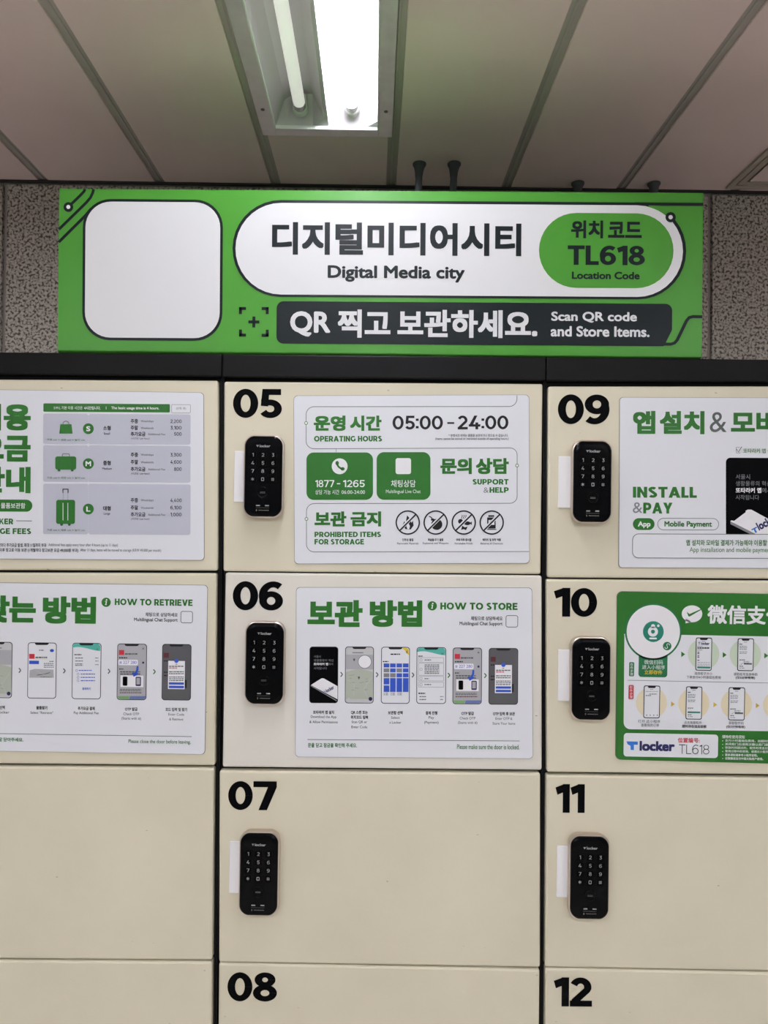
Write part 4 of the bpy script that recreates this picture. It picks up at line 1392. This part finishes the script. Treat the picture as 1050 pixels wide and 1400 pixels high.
board('fees_poster', ((-44, 532.4), (278, 537), (278.8, 765.8), (-44, 763.6)), 5.2,
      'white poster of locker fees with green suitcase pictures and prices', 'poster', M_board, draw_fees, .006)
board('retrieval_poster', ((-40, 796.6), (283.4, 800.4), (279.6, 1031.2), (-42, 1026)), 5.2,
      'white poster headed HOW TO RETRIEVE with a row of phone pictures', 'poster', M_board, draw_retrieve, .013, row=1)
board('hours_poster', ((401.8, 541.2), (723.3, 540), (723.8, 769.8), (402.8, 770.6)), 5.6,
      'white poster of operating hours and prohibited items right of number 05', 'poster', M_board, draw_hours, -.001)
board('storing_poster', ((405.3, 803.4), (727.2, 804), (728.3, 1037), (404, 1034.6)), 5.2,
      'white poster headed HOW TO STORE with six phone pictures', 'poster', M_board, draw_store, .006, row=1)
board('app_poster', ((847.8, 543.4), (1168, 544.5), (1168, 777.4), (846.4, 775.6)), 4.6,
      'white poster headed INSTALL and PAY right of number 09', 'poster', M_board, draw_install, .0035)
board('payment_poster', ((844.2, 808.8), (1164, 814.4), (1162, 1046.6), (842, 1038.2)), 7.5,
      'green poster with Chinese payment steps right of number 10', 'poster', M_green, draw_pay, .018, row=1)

# ------------------------------------------------------------------ the big green sign on top of the lockers
SY = .006
sorg = P(520, 486, SY)
sign = empty('station_sign', sorg)
tag(sign, 'long green and white station name sign standing on top of the locker columns', 'sign')
TL, TR, BR, BL = (81, 258.2), (961.6, 263.8), (959.2, 487.6), (78.6, 478)
q = [P(x, y, SY) - sorg for x, y in (TL, TR, BR, BL)]
q2 = [P(x, y, SY) - sorg for x, y in ((959.2, 490.6), (78.8, 482.6))]
bm = bmesh.new()
# folded sheet: front face, a rolled lower lip and the box behind
fr = [(p.x, p.z) for p in q]
sx0, sx1 = q[3].x, q[2].x
prism(bm, fr, 0, .10)
N_ = 6
rings = []
for k in range(N_ + 1):
    t = k / N_ * math.pi / 2
    dz = (q[3].z - q2[1].z, q[2].z - q2[0].z)
    yy = .010 * (1 - math.cos(t))
    rings.append(((q[3].x, yy, q[3].z - dz[0] * math.sin(t)), (q[2].x, yy, q[2].z - dz[1] * math.sin(t))))
vs = [[bm.verts.new(p) for p in r] for r in rings]
for a_, b_ in zip(vs, vs[1:]):
    bm.faces.new((a_[0], a_[1], b_[1], b_[0]))
link('sign_box', bm, M_sign_green, sign)

art = Art(on_plane(SY - .0002, sorg), .0068)
G, K, W_ = M_sign_green, M_sign_dark, M_sign_white
# blank square panel at the left
art.rrect(113, 272.6, 304.4, 465.6, 38, K, 2)
art.rrect(116.6, 276.2, 300.8, 462, 35, W_, 3)
# circuit traces in the corner
art.line([(97, 279.6), (110.5, 266.5), (114.6, 262), (116.4, 258.7)], 3.8, K, 1)
art.circle(93.6, 283.1, 6.6, K, 2)
art.circle(93.6, 283.1, 2.7, W_, 3)
art.line([(80.6, 313.6), (117.6, 277.4), (123.6, 270.4), (126.8, 263.6), (128, 258.8)], 3.8, K, 1)
art.line([(80.4, 331), (117, 294.6), (125, 285)], 3.9, K, 1)
# long pill
art.rrect(318, 275.2, 938, 407.6, 66, K, 2)
art.line([(868, 278.8), (961.3, 279.6)], 4.1, K, 5)
art.rrect(322, 279.2, 933.6, 404.4, 62.6, W_, 3)
pc = (871.2, 342.6)
art.line([(pc[0] + 64.4 * math.cos(math.radians(t)), pc[1] + 63.6 * math.sin(math.radians(t))) for t in range(-76, -42, 2)], 4.8, G, 4)
art.circle(916.6, 297.2, 7, K, 5)
art.circle(916.6, 297.2, 2.9, W_, 6)
art.rrect(736.8, 291.6, 920.6, 393.9, 51, G, 4)
art.text('위치', 780.6, 301.6, 824.4, 326, K, 5, .034)
art.text('코드', 831.2, 303.4, 877.2, 325.4, K, 5, .034)
art.digits('TL618', 776, 336, 881.4, 362.6, .235, .195, K, 5, .045)
art.text('Location Code', 781.7, 371.6, 874.4, 382, K, 5, .036, soft=True)
art.text('디지털미디어시티', 372, 304.8, 712.6, 349.4, K, 5, .034)
art.text('Digital Media city', 448, 363.4, 635.4, 386, K, 5, .034, soft=True)
# dark lower bar with its trace
art.rrect(378.2, 413.6, 918.8, 471.6, 9.5, K, 2)
art.poly([(908.6, 471.4), (919.6, 449.5), (926, 450), (923, 474), (905, 476)], G, 3)
art.line([(890, 470.4), (917, 470.6), (922, 469), (925.6, 465), (938.4, 438.6), (942, 434.4), (947, 433), (960, 433.2)], 4.2, K, 4)
art.text('QR', 396.7, 425.6, 451.8, 460.4, W_, 3, .034, soft=True)
art.text('찍고', 461.8, 423.2, 533.8, 461.8, W_, 3, .032)
art.text('보관하세요.', 543.4, 424, 734.6, 462, W_, 3, .032)
art.text('Scan QR code', 753.6, 426.4, 870.6, 441.4, W_, 3, .03, soft=True)
art.text('and Store Items.', 752.8, 446, 888, 460.6, W_, 3, .03, soft=True)
# scan mark
for sx, sy in ((-1, -1), (1, -1), (-1, 1), (1, 1)):
    cx, cy = 347.1 + sx * 20.3, 440.1 + sy * 20.2 + sx * .1
    art.rect(min(cx, cx - sx * 9.6), min(cy, cy - sy * 4), max(cx, cx - sx * 9.6), max(cy, cy - sy * 4), K, 2)
    art.rect(min(cx, cx - sx * 4), min(cy, cy - sy * 9.6), max(cx, cx - sx * 4), max(cy, cy - sy * 9.6), K, 2)
art.rect(339.6, 438.2, 354.6, 442.2, K, 2)
art.rect(345.1, 432.8, 349.1, 447.8, K, 2)
art.build('sign_face', sign)

# ------------------------------------------------------------------ keypad locks
LW, LH = .0335, .0690                          # half sizes of the front


def lock_outline(inset, n=10):
    hw, hh, r = LW - inset, LH - inset, max(.0155 - inset * .6, .002)
    pts = (arc(hw - r, hh - r, r, r, 0, 90, n) + arc(-hw + r, hh - r, r, r, 90, 180, n) +
           arc(-hw + r, -hh + r, r, r, 180, 270, n) + arc(hw - r, -hh + r, r, r, 270, 360, n))
    out = []
    for x, z in pts:
        out.append((x, z + math.copysign(.0030 * (1 - (x / hw) ** 2), z)))
    return out


def make_lock():
    root = empty('keypad_lock', (0, 0, 0))
    bm = bmesh.new()
    loft(bm, [[(x, y, z) for x, z in lock_outline(i)] for i, y in ((.0006, -.0004), (-.0008, -.003), (-.0018, -.009), (-.0019, -.0145), (-.0010, -.0170), (.0012, -.0178))], 0, True, True)
    link('housing', bm, M_silver, root)
    bm = bmesh.new()
    loft(bm, [[(x, y, z) for x, z in lock_outline(i)] for i, y in ((.0008, -.0150), (.0005, -.0184), (.0010, -.0208), (.0032, -.0226), (.0065, -.0236), (.012, -.0239))], 0, True, True)
    art = Art(lambda u, v, lay: Vector((u, -.02395 - lay, -v)), 0)
    s = .001
    art.poly([(-12.4 * s, -54.4 * s), (-7.8 * s, -54.4 * s), (-8.6 * s, -53 * s), (-9.4 * s, -53 * s), (-9.4 * s, -51.2 * s), (-10.8 * s, -51.2 * s), (-10.8 * s, -53 * s), (-11.6 * s, -53 * s)], M_key_print, 1)
    art.text('locker', -6.6 * s, -55.2 * s, 12.2 * s, -50.6 * s, M_key_print, 1, .03)
    for x in (-7.8, 8):
        art.rect((x - 3.4) * s, 50.4 * s, (x + 3.4) * s, 52.4 * s, M_key_print, 1)
    art.rect(-11.6 * s, 55.2 * s, 11.6 * s, 55.6 * s, M_key_dim, 1)
    art.rect(-11.2 * s, 58.2 * s, -9.4 * s, 61.2 * s, M_key_dim, 1)
    for k in range(8):
        art.rect((-6.6 + 2.3 * k) * s, 58.9 * s, (-5.1 + 2.3 * k) * s, 60.5 * s, M_key_dim, 1)
    art.build('face_cover', root, bm, [M_lock_black])
    keys = '123456789*0#'
    for i, ch in enumerate(keys):
        cx, cy = (-17.9 + 17.6 * (i % 3)) * s, (-37.2 + 14.2 * (i // 3)) * s
        bm = bmesh.new()
        pts = [(cx + x, -(cy + z)) for x, z in Art(None).rr_pts(-6.2 * s, -5.4 * s, 6.2 * s, 5.4 * s, 2.4 * s, 4)]
        prism(bm, pts, -.0245, -.0238)
        bmesh.ops.recalc_face_normals(bm, faces=bm.faces[:])
        a = Art(lambda u, v, lay: Vector((u, -.0245 - lay, -v)), 0)
        h = 3.1 * s
        if ch.isdigit() and ch != '0':
            p, w = digit(ch, .17, .13)
            wd = w * 2 * h
            a.digits(ch, cx - wd / 2, cy - h, cx + wd / 2, cy + h, .17, .13, M_key_print, 1)
        elif ch == '0':
            a.frame(cx - 2.5 * s, cy - h, cx + 2.5 * s, cy + h, 1.2 * s, 1 * s, M_key_print, 1)
        elif ch == '*':
            for t in (0, 60, 120):
                dx, dy = math.cos(math.radians(t + 90)) * 2.7 * s, math.sin(math.radians(t + 90)) * 2.7 * s
                a.line([(cx - dx, cy - dy), (cx + dx, cy + dy)], .9 * s, M_key_print, 1)
        else:
            for t in (-1.1, 1.1):
                a.line([(cx + t * s, cy - 2.7 * s), (cx + t * s, cy + 2.7 * s)], .8 * s, M_key_print, 1)
                a.line([(cx - 2.6 * s, cy + t * s), (cx + 2.6 * s, cy + t * s)], .8 * s, M_key_print, 1)
        a.build('number_key', root, bm, [M_key])
    # round touch button below the keys
    bm = bmesh.new()
    cz = -.0282
    rr = [(.0102, -.0238), (.0102, -.0246), (.0094, -.0250), (.0086, -.0246), (.0078, -.0244), (.0, -.0244)]
    loft(bm, [[(max(r_, .00005) * math.cos(2 * math.pi * k / 32), y, cz + max(r_, .00005) * math.sin(2 * math.pi * k / 32)) for k in range(32)] for r_, y in rr], 0)
    bmesh.ops.recalc_face_normals(bm, faces=bm.faces[:])
    a = Art(lambda u, v, lay: Vector((u, -.0245 - lay, -v)), 0)
    a.rect(-4.6 * s, 27.4 * s, 4.6 * s, 28.0 * s, M_key_dim, 1)
    a.rect(-4.6 * s, 29.2 * s, 4.6 * s, 29.8 * s, M_key_dim, 1)
    a.build('touch_button', root, bm, [M_lock_black])
    return root


def strike(parent, x0, x1, z0, z1):
    bm = bmesh.new()
    box(bm, x0, x1, -.0032, -.0004, z0, z1)
    return link('strike_plate', bm, M_plate, parent, bevel=.0009)


# front-face boxes as seen, plate boxes as seen (or None), label
LOCKS = [
    ((333.4, 597, 386, 705.2), (320.4, 616.8, 345, 686.6), 'black keypad lock with white plate on the door numbered 05', ROW_OUT[0]),
    ((335, 853, 387.6, 961.8), None, 'black keypad lock without a plate, on the door numbered 06', ROW_OUT[1]),
    ((326.8, 1142, 380, 1250.4), (313.8, 1150.6, 338, 1221.5), 'black keypad lock with white plate on the door numbered 07', ROW_OUT[2]),
    ((783.2, 604, 837.4, 712.8), (763.6, 624.2, 800, 694.8), 'black keypad lock with white plate on the door numbered 09', ROW_OUT[0]),
    ((781.4, 873.8, 836, 983.8), (763, 888.4, 800, 959), 'black keypad lock with white plate on the door numbered 10', ROW_OUT[1]),
    ((779.8, 1145, 833.2, 1257), (761.4, 1156.6, 796, 1227.4), 'black keypad lock with white plate on the door numbered 11', ROW_OUT[2]),
]
proto = make_lock()
roots = []
for i in range(len(LOCKS)):
    roots.append(proto if i == 0 else copy_tree(proto))
for o, ((x0, y0, x1, y1), pl, label, yo) in zip(roots, LOCKS):
    p = P((x0 + x1) / 2, (y0 + y1) / 2, yo - .022)
    o.location = (p.x, yo, p.z)
    o.rotation_euler = (0, math.radians(.3), 0)
    tag(o, label, 'lock', 'keypad locks on the locker doors')
    if pl:
        a_, b_ = P(pl[0], pl[1], yo - .003) - o.location, P(pl[2], pl[3], yo - .003) - o.location
        strike(o, a_.x, b_.x, b_.z, a_.z)

bpy.data.objects.remove(_cobj, do_unlink=True)
bpy.data.curves.remove(_curve)
